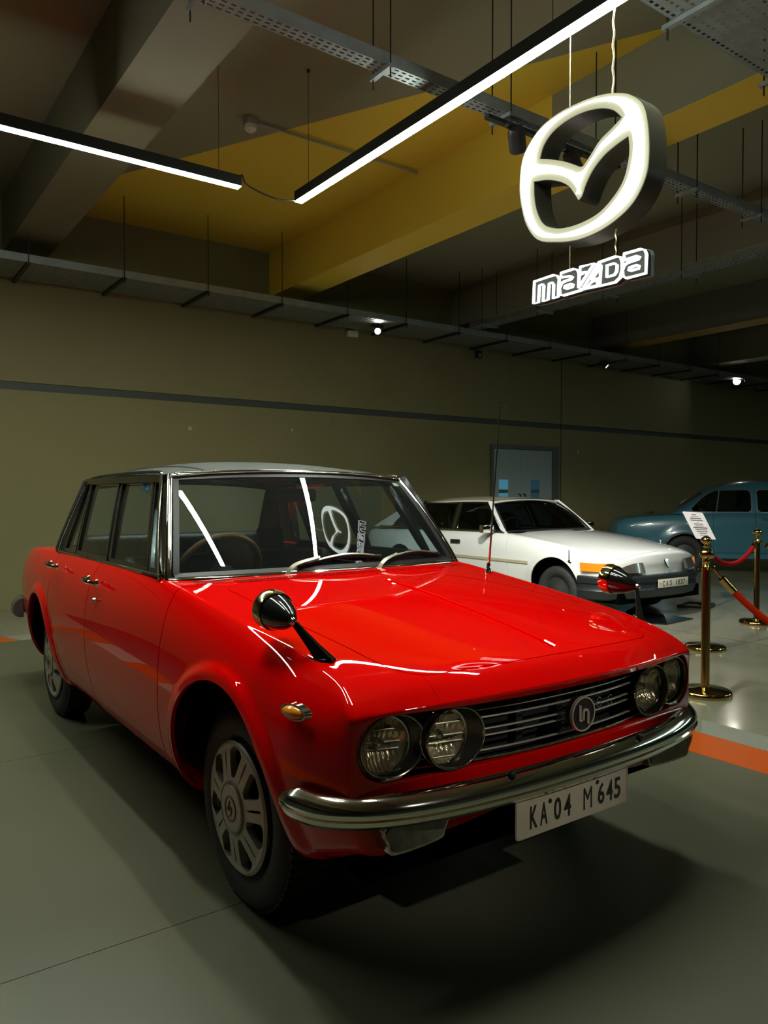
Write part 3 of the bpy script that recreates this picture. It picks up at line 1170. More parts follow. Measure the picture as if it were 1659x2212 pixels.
for sg in (-1, 1):
    for nm, s in (('front_wing', fend), ('front_door', fdoor), ('rear_door', rdoor), ('sill', sill), ('rear_wing', quart)):
        s2 = s if sg < 0 else s.mirrored()
        o = s2.build(nm, M_red, red, th=.014, world=True)
        if nm == 'front_door':
            fd = o
        if nm == 'rear_door':
            rd = o
        if nm == 'front_wing':
            fw_o = o
    # handles, in this side's doors
    for door_o, hx, hz in ((fd, -1.30, .885), (rd, -2.06, .897)):
        yb = .797 if hx > -1.5 else .790
        for dx in (-.062, .062):
            RB(G().lathe([(0, .008), (.014, .006), (.018, -.003)], (hx + dx, sg * (yb - .001), hz + .004 - dx * .06), (0, sg, 0), 14), 'handle_escutcheon', M_chrome, door_o)
        g = G().tube(cr([(hx - .066, sg * (yb + .004), hz + .008), (hx - .036, sg * (yb + .030), hz + .012), (hx + .036, sg * (yb + .032), hz + .006), (hx + .066, sg * (yb + .006), hz)], 5), .0095, 8)
        RB(g, 'door_handle', M_chrome, door_o)
        if hx > -1.5:
            RB(G().lathe([(0, .012), (.009, .011), (.011, 0)], (hx + .035, sg * (yb - .002), hz - .075), (0, sg, 0), 14), 'key_lock', M_chrome, door_o)
    # side marker on the wing
    g = G()
    yy = .764
    P = []
    for i in range(9):
        a = math.pi * i / 8 - math.pi / 2
        P.append([(.46 + .044 * math.cos(b) * math.cos(a) * 1., sg * (yy + .018 * max(0, math.cos(a)) * 1. - .004), .718 + .017 * math.sin(a)) for b in np.linspace(0, math.pi, 13)])
    V_, F_ = [], []
    g.lathe([(0, .020), (.012, .018), (.020, .012), (.023, .004), (.024, -.012)], (0, 0, 0), (0, 1, 0), 24)
    Vv = np.array(g.v)
    Vv = np.stack([.46 + Vv[:, 0] * 1.75, sg * (yy + Vv[:, 1]) - sg * (Vv[:, 0] * .30), .718 + Vv[:, 2] * .75], -1)
    obj('side_marker', Vv, g.f, M_amber, fw_o, world=True)
    g = G().lathe([(.024, -.012), (.0245, .006), (.028, .006), (.030, -.012)], (0, 0, 0), (0, 1, 0), 24)
    Vv = np.array(g.v)
    Vv = np.stack([.46 + Vv[:, 0] * 1.75, sg * (yy + Vv[:, 1]) - sg * (Vv[:, 0] * .30), .718 + Vv[:, 2] * .75], -1)
    obj('marker_rim', Vv, g.f, M_chrome, fw_o, world=True)

nz_half = half.keep(lambda x, y, z: -hood_in(x, y) - GP).keep(lambda x, y, z: nose_zone(x, y, z))


def join_halves(s):
    m = s.mirrored()
    o = len(s.V)
    V = np.concatenate([s.V, m.V])
    N = np.concatenate([s.N, m.N])
    F = list(s.F) + [tuple(i + o for i in f) for f in m.F]
    # weld the seam
    seam = np.abs(V[:, 1]) < 2e-4
    V[seam, 1] = 0
    key = {}
    mp = np.arange(len(V))
    for i in np.nonzero(seam)[0]:
        k = tuple(np.round(V[i], 4))
        if k in key:
            mp[i] = key[k]
            N[key[k]] += N[i]
        else:
            key[k] = i
    N[seam, 1] = 0
    N /= np.linalg.norm(N, axis=1, keepdims=True) + 1e-12
    F2 = []
    for f in F:
        f = [int(mp[i]) for i in f]
        f = [f[i] for i in range(len(f)) if f[i] != f[i - 1]]
        if len(f) >= 3:
            F2.append(tuple(f))
    return Skin(V, N, F2)


# cut the mirror plane exactly
cl = lambda s: s.keep(lambda x, y, z: -y + 0 * x)
half0 = Skin(V, N, F).keep(lambda x, y, z: -y + 1e-6 + 0 * x)
half0 = half0.keep(lambda x, y, z: -opening(x, y, z)).keep(lambda x, y, z: -cab(x, y, z))
hood_full = join_halves(half0.keep(lambda x, y, z: np.where(z > .6, hood_in(x, y), -1.)))
bonnet = hood_full.build('bonnet', M_red, red, th=.014, world=True)
nose = join_halves(half0.keep(lambda x, y, z: -hood_in(x, y) - GP).keep(lambda x, y, z: nose_zone(x, y, z)))
nose_o = nose.build('nose_panel', M_red, red, th=.02, world=True)
cowl = join_halves(half0.keep(lambda x, y, z: np.where(z > .85, cowl_zone(x, y, z), -1.)))
cowl_o = cowl.build('cowl', M_red, red, th=.012, world=True)
lid = join_halves(half0.keep(lambda x, y, z: np.where(z > .8, lidz(x, y), -1.)))
lid.build('boot_lid', M_red, red, th=.012, world=True)

HV = hood_full.V


def top_z(x, y, S=None):
    """height of the smooth body top at (x, y), from the dense surface"""
    d = (V[:, 0] - x) ** 2 + (V[:, 1] - y) ** 2 + np.where(V[:, 2] > .7, 0, 9)
    i = np.argsort(d)[:4]
    w = 1 / (d[i] + 1e-6)
    return float((V[i, 2] * w).sum() / w.sum())


# centre ridge of the bonnet
g = G()
pth = [(x, 0, top_z(x, 0) + .0005) for x in np.linspace(-.20, .635, 40)]
RB(g.sweep(pth, [(-.009, -.002), (-.006, .0045), (-.002, .0015), (.002, .0015), (.006, .0045), (.009, -.002)]), 'centre_ridge', M_red, bonnet)

# cowl air intake: dark slot plate with a comb of fins
g = G()
for y0_, y1_ in ((-.50, .50),):
    ysn = np.linspace(y0_, y1_, 24)
    g.grid([[(xws(y) + .075, y, top_z(xws(y) + .075, y) + .0012), (xws(y) + .118, y, top_z(xws(y) + .118, y) + .0012)] for y in ysn])
RB(g, 'intake_slot', M_gap, cowl_o)
g = G()
for y in np.arange(-.498, .5, .0125):
    xa = xws(y) + .072
    g.bar((xa, y, top_z(xa, y) + .001), (xa + .05, y, top_z(xa + .05, y) + .001), .005, .006)
tag(RB(g, 'intake_fins', M_red, cowl_o, smooth=False), kind='stuff')

# --------------------------------------------------- underside, wheel housings, inner structure
g = G().box((-3.2, -.53, .20), (.45, .53, .36)).box((-.36, -.52, .30), (.50, .52, .70)).box((-3.3, -.56, .30), (-2.45, .56, .86)).box((.30, -.58, .33), (.565, .58, .55))
RB(g, 'underbody', M_under, smooth=False)
for c in (ARF, ARR):
    for sg in (-1, 1):
        up0 = (.12, math.pi - .12) if sg < 0 else (-math.pi + .12, -.12)
        g = G().lathe([(.0, .53), (.385, .53), (.388, .745)], (c[0], 0, c[1]), (0, sg, 0), 40, a0=up0[0], a1=up0[1])
        RB(g, 'wheel_housing', M_under)
g = G()
for sg in (-1, 1):
    g.box((-2.1, sg * .60 - .02, .30), (-.45, sg * .60 + .02, .90))
    RB(g, 'door_lining', M_leather, smooth=False)
    g = G().box((-2.74, sg * .655 - .006, .55), (-2.1, sg * .655 + .006, .945))
    RB(g, 'quarter_lining', M_leather, smooth=False)
    g = G()

# --------------------------------------------------- glasshouse
def side_y(z):
    s = max(0., (z - .955) / .385)
    return .713 - .113 * s ** 1.12


def SW(sg, x, z, off=0.):
    return np.array([x, sg * (side_y(z) + off), z])


def WS(s, t, off=0.):
    L = np.array([-.505 - .115 * s * s, .692 * s, .958 - .008 * s * s])
    U = np.array([-.868 - .046 * s * s, .578 * s, 1.362 - .019 * s * s])
    p = L + (U - L) * t
    n = unit((.74, .22 * s, .66))
    return p + n * (.016 * 4 * t * (1 - t) + off)


def RW(s, t, off=0.):
    L = np.array([-2.76 + .20 * s * s, .64 * s, .962 - .006 * s * s])
    U = np.array([-2.30 + .075 * s * s, .545 * s, 1.352 - .022 * s * s])
    p = L + (U - L) * t
    n = unit((-.7, .3 * s, .66))
    return p + n * (.02 * 4 * t * (1 - t) + off)


for nm, fn in (('windscreen', WS), ('rear_window', RW)):
    P = [[fn(s, t) for t in np.linspace(0, 1, 15)] for s in np.linspace(-1, 1, 33)]
    g = G().grid(P)
    gl = RB(g, nm, M_glass, sharp=180)
    per = [fn(s, -.012, .003) for s in np.linspace(-1.012, 1.012, 33)] + [fn(1.012, t, .003) for t in np.linspace(0, 1, 13)] + [fn(s, 1.012, .003) for s in np.linspace(1.012, -1.012, 33)] + [fn(-1.012, t, .003) for t in np.linspace(1, 0, 13)]
    cen = np.mean(per, 0)
    ups = np.array([unit((.74, 0, .66)) if nm == 'windscreen' else unit((-.7, 0, .66))] * len(per))
    RB(G().sweep(per, [(-.013, -.010), (-.015, 0), (-.009, .007), (.004, .008), (.011, .003), (.012, -.010)], up=ups, closed=True), 'chrome_surround', M_chrome, gl, sharp=60)
    per2 = [fn(s, .022, .001) for s in np.linspace(-.975, .975, 33)] + [fn(.975, t, .001) for t in np.linspace(.04, .96, 13)] + [fn(s, .975, .001) for s in np.linspace(.975, -.975, 33)] + [fn(-.975, t, .001) for t in np.linspace(.96, .04, 13)]
    RB(G().sweep(per2, [(-.013, -.006), (-.013, .003), (.010, .003), (.010, -.006)], up=ups, closed=True), 'rubber_seal', M_black, gl, sharp=60)
    if nm == 'windscreen':
        ws = gl

# roof
rst = [(-.895, .583, 1.342, 1.367, .040), (-1.0, .594, 1.352, 1.398, .02), (-1.3, .602, 1.356, 1.427, 0), (-1.7, .602, 1.353, 1.434, 0), (-2.0, .592, 1.345, 1.418, -.03), (-2.16, .575, 1.332, 1.386, -.06), (-2.235, .562, 1.318, 1.352, -.08)]
fr_ = [1., .975, .90, .72, .46, .22, 0, -.22, -.46, -.72, -.90, -.975, -1.]
P = np.array([[(x + bu * (1 - f * f), f * yr, zr + (zt - zr) * (1 - abs(f) ** 2.5)) for f in fr_] for x, yr, zr, zt, bu in rst])
n0, n1 = P.shape[:2]
Fq = np.array([(i * n1 + j, i * n1 + j + 1, (i + 1) * n1 + j + 1, (i + 1) * n1 + j) for i in range(n0 - 1) for j in range(n1 - 1)])
Vr, Fr = subdiv(P.reshape(-1, 3), Fq, {}, 3, 2)
Nr = vnormals(Vr, Fr)
if Nr[:, 2].mean() < 0:
    Fr = Fr[:, ::-1]
    Nr = -Nr
roof = Skin(Vr, Nr, [tuple(f) for f in Fr.tolist()]).build('roof', M_vinyl, red, th=.03, world=True)


def roof_z(x, y):
    d = (Vr[:, 0] - x) ** 2 + (Vr[:, 1] - y) ** 2
    i = np.argsort(d)[:4]
    w = 1 / (d[i] + 1e-6)
    return float((Vr[i, 2] * w).sum() / w.sum())


for sg in (-1, 1):
    g = G().tube([(x, sg * .43, roof_z(x, sg * .43) + .001) for x in np.linspace(-.90, -2.2, 30)], .004, 6)
    RB(g, 'roof_seam', M_vinyl, roof)
P = [[(x, f * .56, 1.325 + .05 * (1 - f * f)) for f in np.linspace(-1, 1, 9)] for x in np.linspace(-.93, -2.2, 9)]
RB(G().grid(P), 'headlining', M_headlining, roof, sharp=180)

M_trim = mat('dark_window_trim', (.10, .105, .10), .22, metal=.9)
panes = dict(vent=((-.70, -.815), (-.975, -1.035)), front_door=((-.84, -1.345), (-1.062, -1.495)), rear_door=((-1.405, -1.93), (-1.55, -2.018)), quarter=((-1.962, -2.185), (-2.045, -2.10)))
zb, zt_ = .972, 1.322
for sg in (-1, 1):
    for nm, ((b0, b1), (t0, t1)) in panes.items():
        P = [[SW(sg, (b0 + (b1 - b0) * a) * (1 - t) + (t0 + (t1 - t0) * a) * t, zb + (zt_ - zb) * t, -.012) for t in np.linspace(0, 1, 7)] for a in np.linspace(0, 1, 5)]
        gl = RB(G().grid(P), 'side_window', M_glass_side, sharp=180)
        loop = [P[0][0], *[P[0][k] for k in range(1, 7)], *[P[i][6] for i in range(1, 5)], *[P[4][k] for k in range(5, -1, -1)], *[P[i][0] for i in range(3, 0, -1)]]
        up = np.array([(0, sg, .28)] * len(loop))
        RB(G().sweep(loop, [(-.009, -.008), (-.009, .010), (.009, .010), (.009, -.008)], up=up, closed=True), 'window_frame', M_black_gloss, gl, sharp=50)
    # pillars
    def pillar(name, xb0, xb1, xt0, xt1, m, za=.94, zc_=1.352, off=0.):
        P = [[SW(sg, (xb0 + (xb1 - xb0) * a) * (1 - t) + (xt0 + (xt1 - xt0) * a) * t, za + (zc_ - za) * t, off) for t in np.linspace(0, 1, 9)] for a in (0, .5, 1)]
        P = np.array(P)
        V_, F_ = shell(P, .03 * (1 if sg > 0 else 1))
        return obj(name, V_, F_, m, red, world=True, doubles=True, sharp=40)
    pillar('windscreen_pillar', -.632, -.69, -.905, -.965, M_black_gloss, off=-.006)
    pillar('centre_pillar', -1.352, -1.40, -1.50, -1.545, M_black_gloss, off=-.006)
    pillar('rear_pillar', -2.19, -2.42, -2.09, -2.235, M_vinyl, off=-.004, zc_=1.345)
    pillar('quarter_post', -1.935, -1.958, -2.022, -2.042, M_black_gloss, off=-.008)
    pillar('vent_post', -.818, -.838, -1.038, -1.058, M_black_gloss, off=-.008)
    # door top rail, chrome belt strip, rain gutter
    g = G().sweep([SW(sg, x, 1.337, 0) for x in np.linspace(-.955, -2.11, 20)], [(-.012, -.016), (-.012, .014), (.012, .014), (.012, -.016)])
    RB(g, 'door_top_rail', M_black_gloss)
    g = G().sweep([SW(sg, x, .962, .004) for x in np.linspace(-.655, -2.30, 30)], [(-.008, -.006), (-.009, .003), (-.003, .006), (.006, .004), (.008, -.006)])
    RB(g, 'belt_moulding', M_chrome_old)
    path = [SW(sg, -.655, .945, .010), SW(sg, -.75, 1.075, .012), SW(sg, -.86, 1.225, .012), SW(sg, -.935, 1.328, .012), SW(sg, -.965, 1.357, .010), SW(sg, -1.05, 1.363, .008), SW(sg, -1.3, 1.366, .008), SW(sg, -1.7, 1.363, .008), SW(sg, -1.98, 1.355, .006), SW(sg, -2.08, 1.338, .006), SW(sg, -2.14, 1.29, .006), SW(sg, -2.25, 1.06, .008), SW(sg, -2.30, .955, .008)]
    path = cr(path, 6)
    nb = int(len(path) * .33)
    RB(G().tube(path[:nb + 1], .006, 8), 'pillar_chrome', M_chrome)
    RB(G().tube(path[nb:], .007, 8), 'rain_gutter', M_trim)
# corner of the roof skin between rear pillar and rear window
for sg in (-1, 1):
    P = []
    for t in np.linspace(0, 1, 9):
        a = RW(sg * 1.0, t, 0)
        b = SW(sg, -2.40 * (1 - t) + -2.23 * t, .94 + (1.345 - .94) * t, -.01)
        P.append([a, a * .5 + b * .5 + np.array([-.004, sg * .008, .002]), b])
    V_, F_ = shell(P, -.012 * sg)
    obj('rear_corner', V_, F_, M_vinyl, red, world=True, doubles=True, sharp=50)
# little stickers on the windscreen
P = [[WS(.93 + .035 * a, .90 + .06 * b, -.002) for b in (0, 1)] for a in (-1, 1)]
RB(G().grid(P), 'sticker', mat('cream_sticker', (.55, .52, .32), .6), ws)
P = [[WS(.80 + .035 * a, .955 + .008 * b, -.002) for b in (-1, 1)] for a in (-1, 1)]
RB(G().grid(P), 'sticker', mat('blue_sticker', (.02, .25, .55), .6), ws)
P = [[SW(-1, -1.12 - .10 * a, 1.317 - .028 * b * (1 - .6 * a * a), -.010 + .004 * math.sin(9 * a)) for b in np.linspace(0, 1, 4)] for a in np.linspace(0, 1, 9)]
RB(G().grid(P), 'film_remnant', mat('blue_film', (.05, .35, .65), .25), sharp=180)

# --------------------------------------------------- wipers
M_wiper = mat('satin_steel', (.62, .58, .46), .28, metal=.9)
for (sa, pts, bl) in ((0, [(-.40, -.06), (-.33, .03), (-.16, .085)], [(-.30, .045), (.02, .10), (.30, .085)]), (1, [(.215, -.06), (.29, .02), (.42, .075)], [(.30, .05), (.58, .095), (.86, .075)])):
    t = thing('dummy', 'x', 'x') if False else None
    pv = WS(*pts[0], .012)
    wip = RB(G().lathe([(.019, -.05), (.017, -.005), (.012, .014), (0, .016)], pv, (.35, 0, .94), 16), 'wiper_pivot', M_chrome_old)
    path = cr([pv, WS(*pts[1], .026), WS(*pts[2], .03)], 8)
    nW = len(path)
    RB(G().sweep(path, [(-.008, -.003), (-.008, .004), (.008, .004), (.008, -.003)], up=(.74, 0, .66), scale=np.linspace(1.15, .6, nW)), 'wiper_arm', M_wiper, wip)
    bp = [WS(s, t, .012) for s, t in cr(bl, 8)]
    RB(G().sweep(bp, [(-.003, -.010), (-.003, .008), (.003, .008), (.003, -.010)], up=(.74, 0, .66)), 'wiper_blade', M_black, wip)
    bridge = [WS(s, t, .012 + .013 * math.sin(math.pi * (i / 16))) for i, (s, t) in enumerate(cr(bl, 8))]
    RB(G().sweep(bridge, [(-.0035, 0), (-.0035, .004), (.0035, .004), (.0035, 0)], up=(.74, 0, .66)), 'wiper_bridge', M_wiper, wip)

# --------------------------------------------------- front: grille, lamps, badge
def gx(y, d=0.):
    """plan line of the grille face"""
    return .682 - .135 * (abs(y) / .69) ** 2.2 + d


ysn = np.linspace(-.685, .685, 41)
P = [[(gx(y, -.075), y, z) for z in (.545, .60, .65, .70, .745)] for y in ysn]
grille = RB(G().grid(P), 'grille_back', M_gap, sharp=180)
for z, xw in ((.694, .0), (.672, 0), (.640, 0), (.622, 0), (.585, .004)):
    pth = [(gx(y, -.006 + xw), y, z) for y in np.linspace(-.64, .64, 45)]
    RB(G().sweep(pth, [(-.006, -.0014), (.002, -.0017), (.0028, 0), (.002, .0017), (-.006, .0014)]), 'grille_bar', M_satin, grille, sharp=50)
for y in np.linspace(-.30, .34, 5):
    RB(G().box((gx(y, -.055), y - .012, .575), (gx(y, -.045), y + .012, .73)), 'grille_stay', mat('dark_grey_metal', (.03, .03, .03), .5, metal=.5), grille, smooth=False)
# bright lower and upper edge of the slot
for z in (.566, .720):
    pth = [(gx(y, .004), y, z) for y in np.linspace(-.62, .62, 45)]
    RB(G().sweep(pth, [(-.010, -.003), (.003, -.003), (.003, .003), (-.010, .003)]), 'slot_edge', M_chrome_old if z < .6 else M_black, grille, sharp=50)

RL = .071
M_cup = mat('dark_cup', (.10, .10, .085), .3, metal=.8)
for sg in (-1, 1):
    for ly, lx, ro, ay, dp in ((.597, .612, .017, .090, .022), (.430, .646, .019, .090, .030)):
        c = np.array([lx, sg * ly, .643])
        ax = unit((1, sg * (.10 if ly > .5 else .05), 0))
        e2 = np.cross((0, 0, 1), ax) * sg           # toward the outside of the car
        na = 64
        an = np.linspace(0, 2 * math.pi, na, endpoint=False)

        def ring(r_in, depth, k, grow=0.):
            """k = 0: lens circle, k = 1: wide oval rim"""
            cc2 = c + ax * depth - e2 * ro * k
            return [cc2 + e2 * math.cos(a) * (r_in * (1 - k) + (ay + grow) * k) + np.array([0, 0, 1]) * math.sin(a) * (r_in * (1 - k) + (.077 + grow) * k) for a in an]
        rows = [ring(RL + .004, -.004, 0), ring(RL + .005, dp * .2, .25), ring(RL + .004, dp * .6, .65), ring(0, dp, 1.)]
        V_, F_ = [], []
        for r_ in rows:
            V_ += r_
        for i in range(len(rows) - 1):
            for q in range(na):
                p = (q + 1) % na
                F_.append((i * na + q, i * na + p, (i + 1) * na + p, (i + 1) * na + q))
        lamp = obj('lamp_cup', V_, F_, M_cup, red, world=True, sharp=180)
        RB(G().tube(ring(0, dp, 1., .002), .0036, 8, closed=True), 'cup_rim', M_chrome_old, lamp)
        # bright bowl with moulded flutes
        e3 = np.cross((0, 0, 1), ax)
        V_, F_ = [], []
        for i in range(19):
            r = RL * i / 18
            for q in range(120):
                a = 2 * math.pi * q / 120
                u, w = r * math.cos(a), r * math.sin(a)
                band = math.sin(w * 95 + 1.0)
                h = -.046 * (1 - (r / RL) ** 2) - .003 + .0022 * math.sin(u * 520 + (2. if band > 0 else 0)) * min(1., (RL - r) / .008)
                V_.append(c + ax * h + e3 * u + np.array([0, 0, w]))
        for i in range(18):
            for q in range(120):
                p = (q + 1) % 120
                F_.append((i * 120 + q, (i + 1) * 120 + q, (i + 1) * 120 + p, i * 120 + p))
        obj('lamp_reflector', V_, F_, M_reflector, lamp, world=True, doubles=True, sharp=180)
        RB(G().tube([c + ax * .002 + np.cross((0, 0, 1), ax) * math.cos(a) * (RL + .002) + np.array([0, 0, 1]) * math.sin(a) * (RL + .002) for a in an], .004, 8, closed=True), 'lamp_ring', M_chrome, lamp)
        # domed glass with moulded vertical flutes
        e2 = np.cross((0, 0, 1), ax)
        V_, F_ = [], []
        nr, na = 22, 96
        for i in range(nr + 1):
            r = RL * i / nr
            for q in range(na):
                a = 2 * math.pi * q / na
                u, w = r * math.cos(a), r * math.sin(a)
                h = .020 * (1 - (r / RL) ** 2) + .0011 * math.sin(u * 700) * (.35 + .65 * (w > -.012))
                V_.append(c + ax * h + e2 * u + np.array([0, 0, w]))
        for i in range(nr):
            for q in range(na):
                p = (q + 1) % na
                F_.append((i * na + q, (i + 1) * na + q, (i + 1) * na + p, i * na + p))
        obj('lamp_glass', V_, F_, M_lampglass, lamp, world=True, doubles=True, sharp=180)
        RB(G().lathe([(0, .012), (.010, .009), (.012, 0), (.006, -.03)], c - ax * .022, ax, 16), 'lamp_bulb', M_chrome, lamp)
    # worn plate that closes the outer end of the slot behind the outer lamp
    r = .082
    outl = [(.50, .6465 + .086), (.688 - r, .6465 + .086)] + [(.688 - r + r * math.sin(a), .6465 + .004 + r * math.cos(a)) for a in np.linspace(.15, math.pi / 2, 8)] + [(.688 - r + r * math.cos(a), .6465 - .004 - r * math.sin(a)) for a in np.linspace(0, math.pi / 2 - .15, 8)] + [(.688 - r, .6465 - .086), (.50, .6465 - .086)]
    hole = [(.600 - .019 + .090 * math.cos(a), .643 + .074 * math.sin(a)) for a in np.linspace(0, 2 * math.pi, 40, endpoint=False)]
    if True:
        P = []
        for a in np.linspace(-math.pi * .62, math.pi * .62, 36):
            yi, zi = .580 + .089 * math.cos(a), .643 + .076 * math.sin(a)
            # matching point of the slot edge
            ca, sa = math.cos(a), math.sin(a)
            k = .2
            while k > .01:
                yo, zo = .600 + k * ca, .6465 + k * sa
                if opening(np.array([.6]), np.array([yo]), np.array([zo]))[0] > .001:
                    break
                k -= .002
            xo = .612 - .10 * max(0, yo - .62) ** .8 if yo > .62 else .640
            P.append([(.634, sg * yi, zi), ((.634 + xo) / 2 + .004, sg * (yi + yo) / 2, (zi + zo) / 2), (xo, sg * yo, zo)])
        RB(G().grid(P), 'lamp_bezel', mat('worn_bezel', (.50, .47, .35), .35, metal=.15, var=.5, var_scale=70), sharp=180)

# round badge with its tall letter mark, and the script beside it
bx, by, bz = .728, .012, .647
badge = RB(G().lathe([(0, -.02), (.046, -.02), (.046, .006), (0, .006)], (bx, by, bz), (1, 0, 0), 40), 'badge', M_black)
RB(G().lathe([(.0445, .0), (.045, .009), (.049, .009), (.050, 0)], (bx, by, bz), (1, 0, 0), 48), 'badge_ring', M_satin, badge)


def mark(parent, o, eu, ev, en, k, m, r=.0045):
    """tall bar, hooked n with a long right leg"""
    f = lambda a, b: np.asarray(o) + np.asarray(eu) * a * k + np.asarray(ev) * b * k + np.asarray(en) * .004
    for pts in ([(-.42, .62), (-.42, -.38)], [(-.10, -.38), (-.10, .10), (-.06, .22), (.10, .28), (.30, .24), (.38, .10), (.38, -.66)], [(-.42, -.0), (-.10, .0)] if False else [(-.42, -.38), (-.30, -.38)]):
        RB(G().tube([f(*p) for p in pts], r, 6), 'mark_stroke', m, parent)


mark(badge, (bx + .006, by, bz), (0, 1, 0), (0, 0, 1), (1, 0, 0), .043, M_satin, .0042)
sc_path = {0: [(.45, .8), (.2, 1.), (-.25, .95), (-.5, .7), (-.3, .5), (.2, .45), (.45, .2), (.2, 0), (-.3, 0), (-.5, .2)]}
for k, yc_ in enumerate((.095, .145)):
    pts = [(.722, yc_ - .0 + .020 * a, .652 + .026 * b) for a, b in cr(sc_path[0], 4)]
    RB(G().tube(pts, .0016, 6), 'script_letter', M_chrome_old, grille)

# --------------------------------------------------- bumper, plate, lamps under it
half_path = [(.765, 0), (.760, .22), (.742, .42), (.715, .56), (.680, .66), (.632, .735), (.575, .782), (.50, .805), (.455, .808)]
full = [(x, -y) for x, y in half_path[::-1]] + half_path[1:]
zr = lambda y: .507 - .002 * (1 - (abs(y) / .8) ** 2)
pp = cr([(x, y, zr(y)) for x, y in full], 6)
prof = [(-.058, .030), (-.044, .033), (-.026, .029), (-.010, .016), (-.001, .003), (.0, -.004), (-.004, -.012), (-.0045, -.017), (.0005, -.021), (-.003, -.033), (-.014, -.044), (-.034, -.049), (-.050, -.049)]
tp = np.clip(np.minimum(np.arange(len(pp)), np.arange(len(pp))[::-1]) / 7., 0, 1)
tp = .45 + .55 * np.sin(tp * math.pi / 2)
bump = RB(G().sweep(pp, prof, caps=True, scale=tp), 'front_bumper', mat('bumper_chrome', (.84, .81, .70), .10, metal=1.), sharp=28)
for y in (-.27, .27):
    RB(G().lathe([(0, .006), (.009, .004), (.011, -.004)], (.738, y, .538), (.3, 0, 1), 14), 'bumper_bolt', M_black, bump)
# number plate
px_, pya, pyb, pza, pzb = .737, -.258, .212, .352, .462
poly = []
for cy, cz, a0 in ((pyb - .012, pzb - .012, 0), (pya + .012, pzb - .012, 90), (pya + .012, pza + .012, 180), (pyb - .012, pza + .012, 270)):
    for a in (0, 30, 60, 90):
        poly.append((cy + .012 * math.cos(math.radians(a0 + a)), cz + .012 * math.sin(math.radians(a0 + a))))
plate = RB(G().prism(poly, lambda a, b, d: (px_ + d, a, b), -.003, 0), 'number_plate', M_plate, sharp=30)
RB(G().sweep([(px_, a * .985 - .0004, (b - .407) * .955 + .407) for a, b in poly], [(-.0015, 0), (-.0015, .0018), (.0015, .0018), (.0015, 0)], up=(1, 0, 0), closed=True), 'embossed_edge', M_plate, plate)
x0 = -.232
for ch, cx in (('K', -.190), ('A', -.151), ('0', -.096), ('4', -.0555), ('M', .030), ('6', .089), ('4', .127), ('5', .1625)):
    tv, tf = text_geo(ch, 1., 0., .0 if ch == 'M' else .018)
    h = tv[:, 1].max() - tv[:, 1].min()
    w = tv[:, 0].max() - tv[:, 0].min()
    cc_ = (tv[:, 0].max() + tv[:, 0].min()) / 2
    ww = .0285 if ch != 'M' else .036
    tv = np.stack([np.full(len(tv), px_ + .0012), cx + (tv[:, 0] - cc_) / w * ww, .373 + (tv[:, 1] - tv[:, 1].min()) / h * .062], -1)
    obj('plate_character', tv, tf, M_ink, plate, world=True, smooth=False)
for y, z in ((-.126, .432), (.072, .440)):
    RB(G().lathe([(0, .003), (.006, .002), (.007, 0)], (px_, y, z), (1, 0, 0), 12), 'plate_screw', M_black, plate)
G_ = G().box((.66, -.20, .40), (.734, .16, .425))
RB(G_, 'plate_bracket', M_black, plate, smooth=False)
# lamps hung below the bumper
for sg in (-1, 1):
    yc_ = sg * .525
    outl = [(-.105, .035), (.105, .035), (.100, -.020), (.078, -.044), (-.070, -.050), (-.096, -.030)]
    fx = lambda a, b, d: (.664 + d - .10 * ((abs(yc_ + sg * -a)) - .525), yc_ + (-a if sg < 0 else a) * 1., .432 + b)
    rm = RB(G().prism(cr(outl, 4, True), fx, -.06, .0), 'turn_lamp', M_chrome_old, sharp=40)
    RB(G().prism([(a * .90, b * .84) for a, b in cr(outl, 4, True)], fx, -.01, .004), 'turn_lamp_lens', mat('clear_lens', (.15, .145, .11), .25, coat=.5, var=.3, var_scale=30), rm, sharp=40)

# rear bumper and tail lamps (edge of them shows behind the rear wing)
half_path = [(-3.64, 0), (-3.63, .35), (-3.59, .58), (-3.51, .70), (-3.41, .765), (-3.30, .785), (-3.22, .788)]
full = [(x, y) for x, y in half_path[::-1]] + [(x, -y) for x, y in half_path[1:]]
RB(G().sweep(cr([(x, y, .545) for x, y in full], 6), [(a * 1.2, b * 1.5) for a, b in prof]), 'rear_bumper', mat('dull_chrome', (.13, .135, .12), .42, metal=.55), sharp=28)
for sg in (-1, 1):
    RB(G().box((-3.57, sg * .55 - .10, .66), (-3.46, sg * .55 + .10, .80)), 'tail_lamp', mat('red_lens', (.35, .01, .01), .2, coat=.5), bevel=.02)
    RB(G().lathe([(0, .012), (.010, .010), (.012, 0)], (-3.34, sg * .685, .80), (0, sg, .2), 12), 'side_reflector', M_chrome)

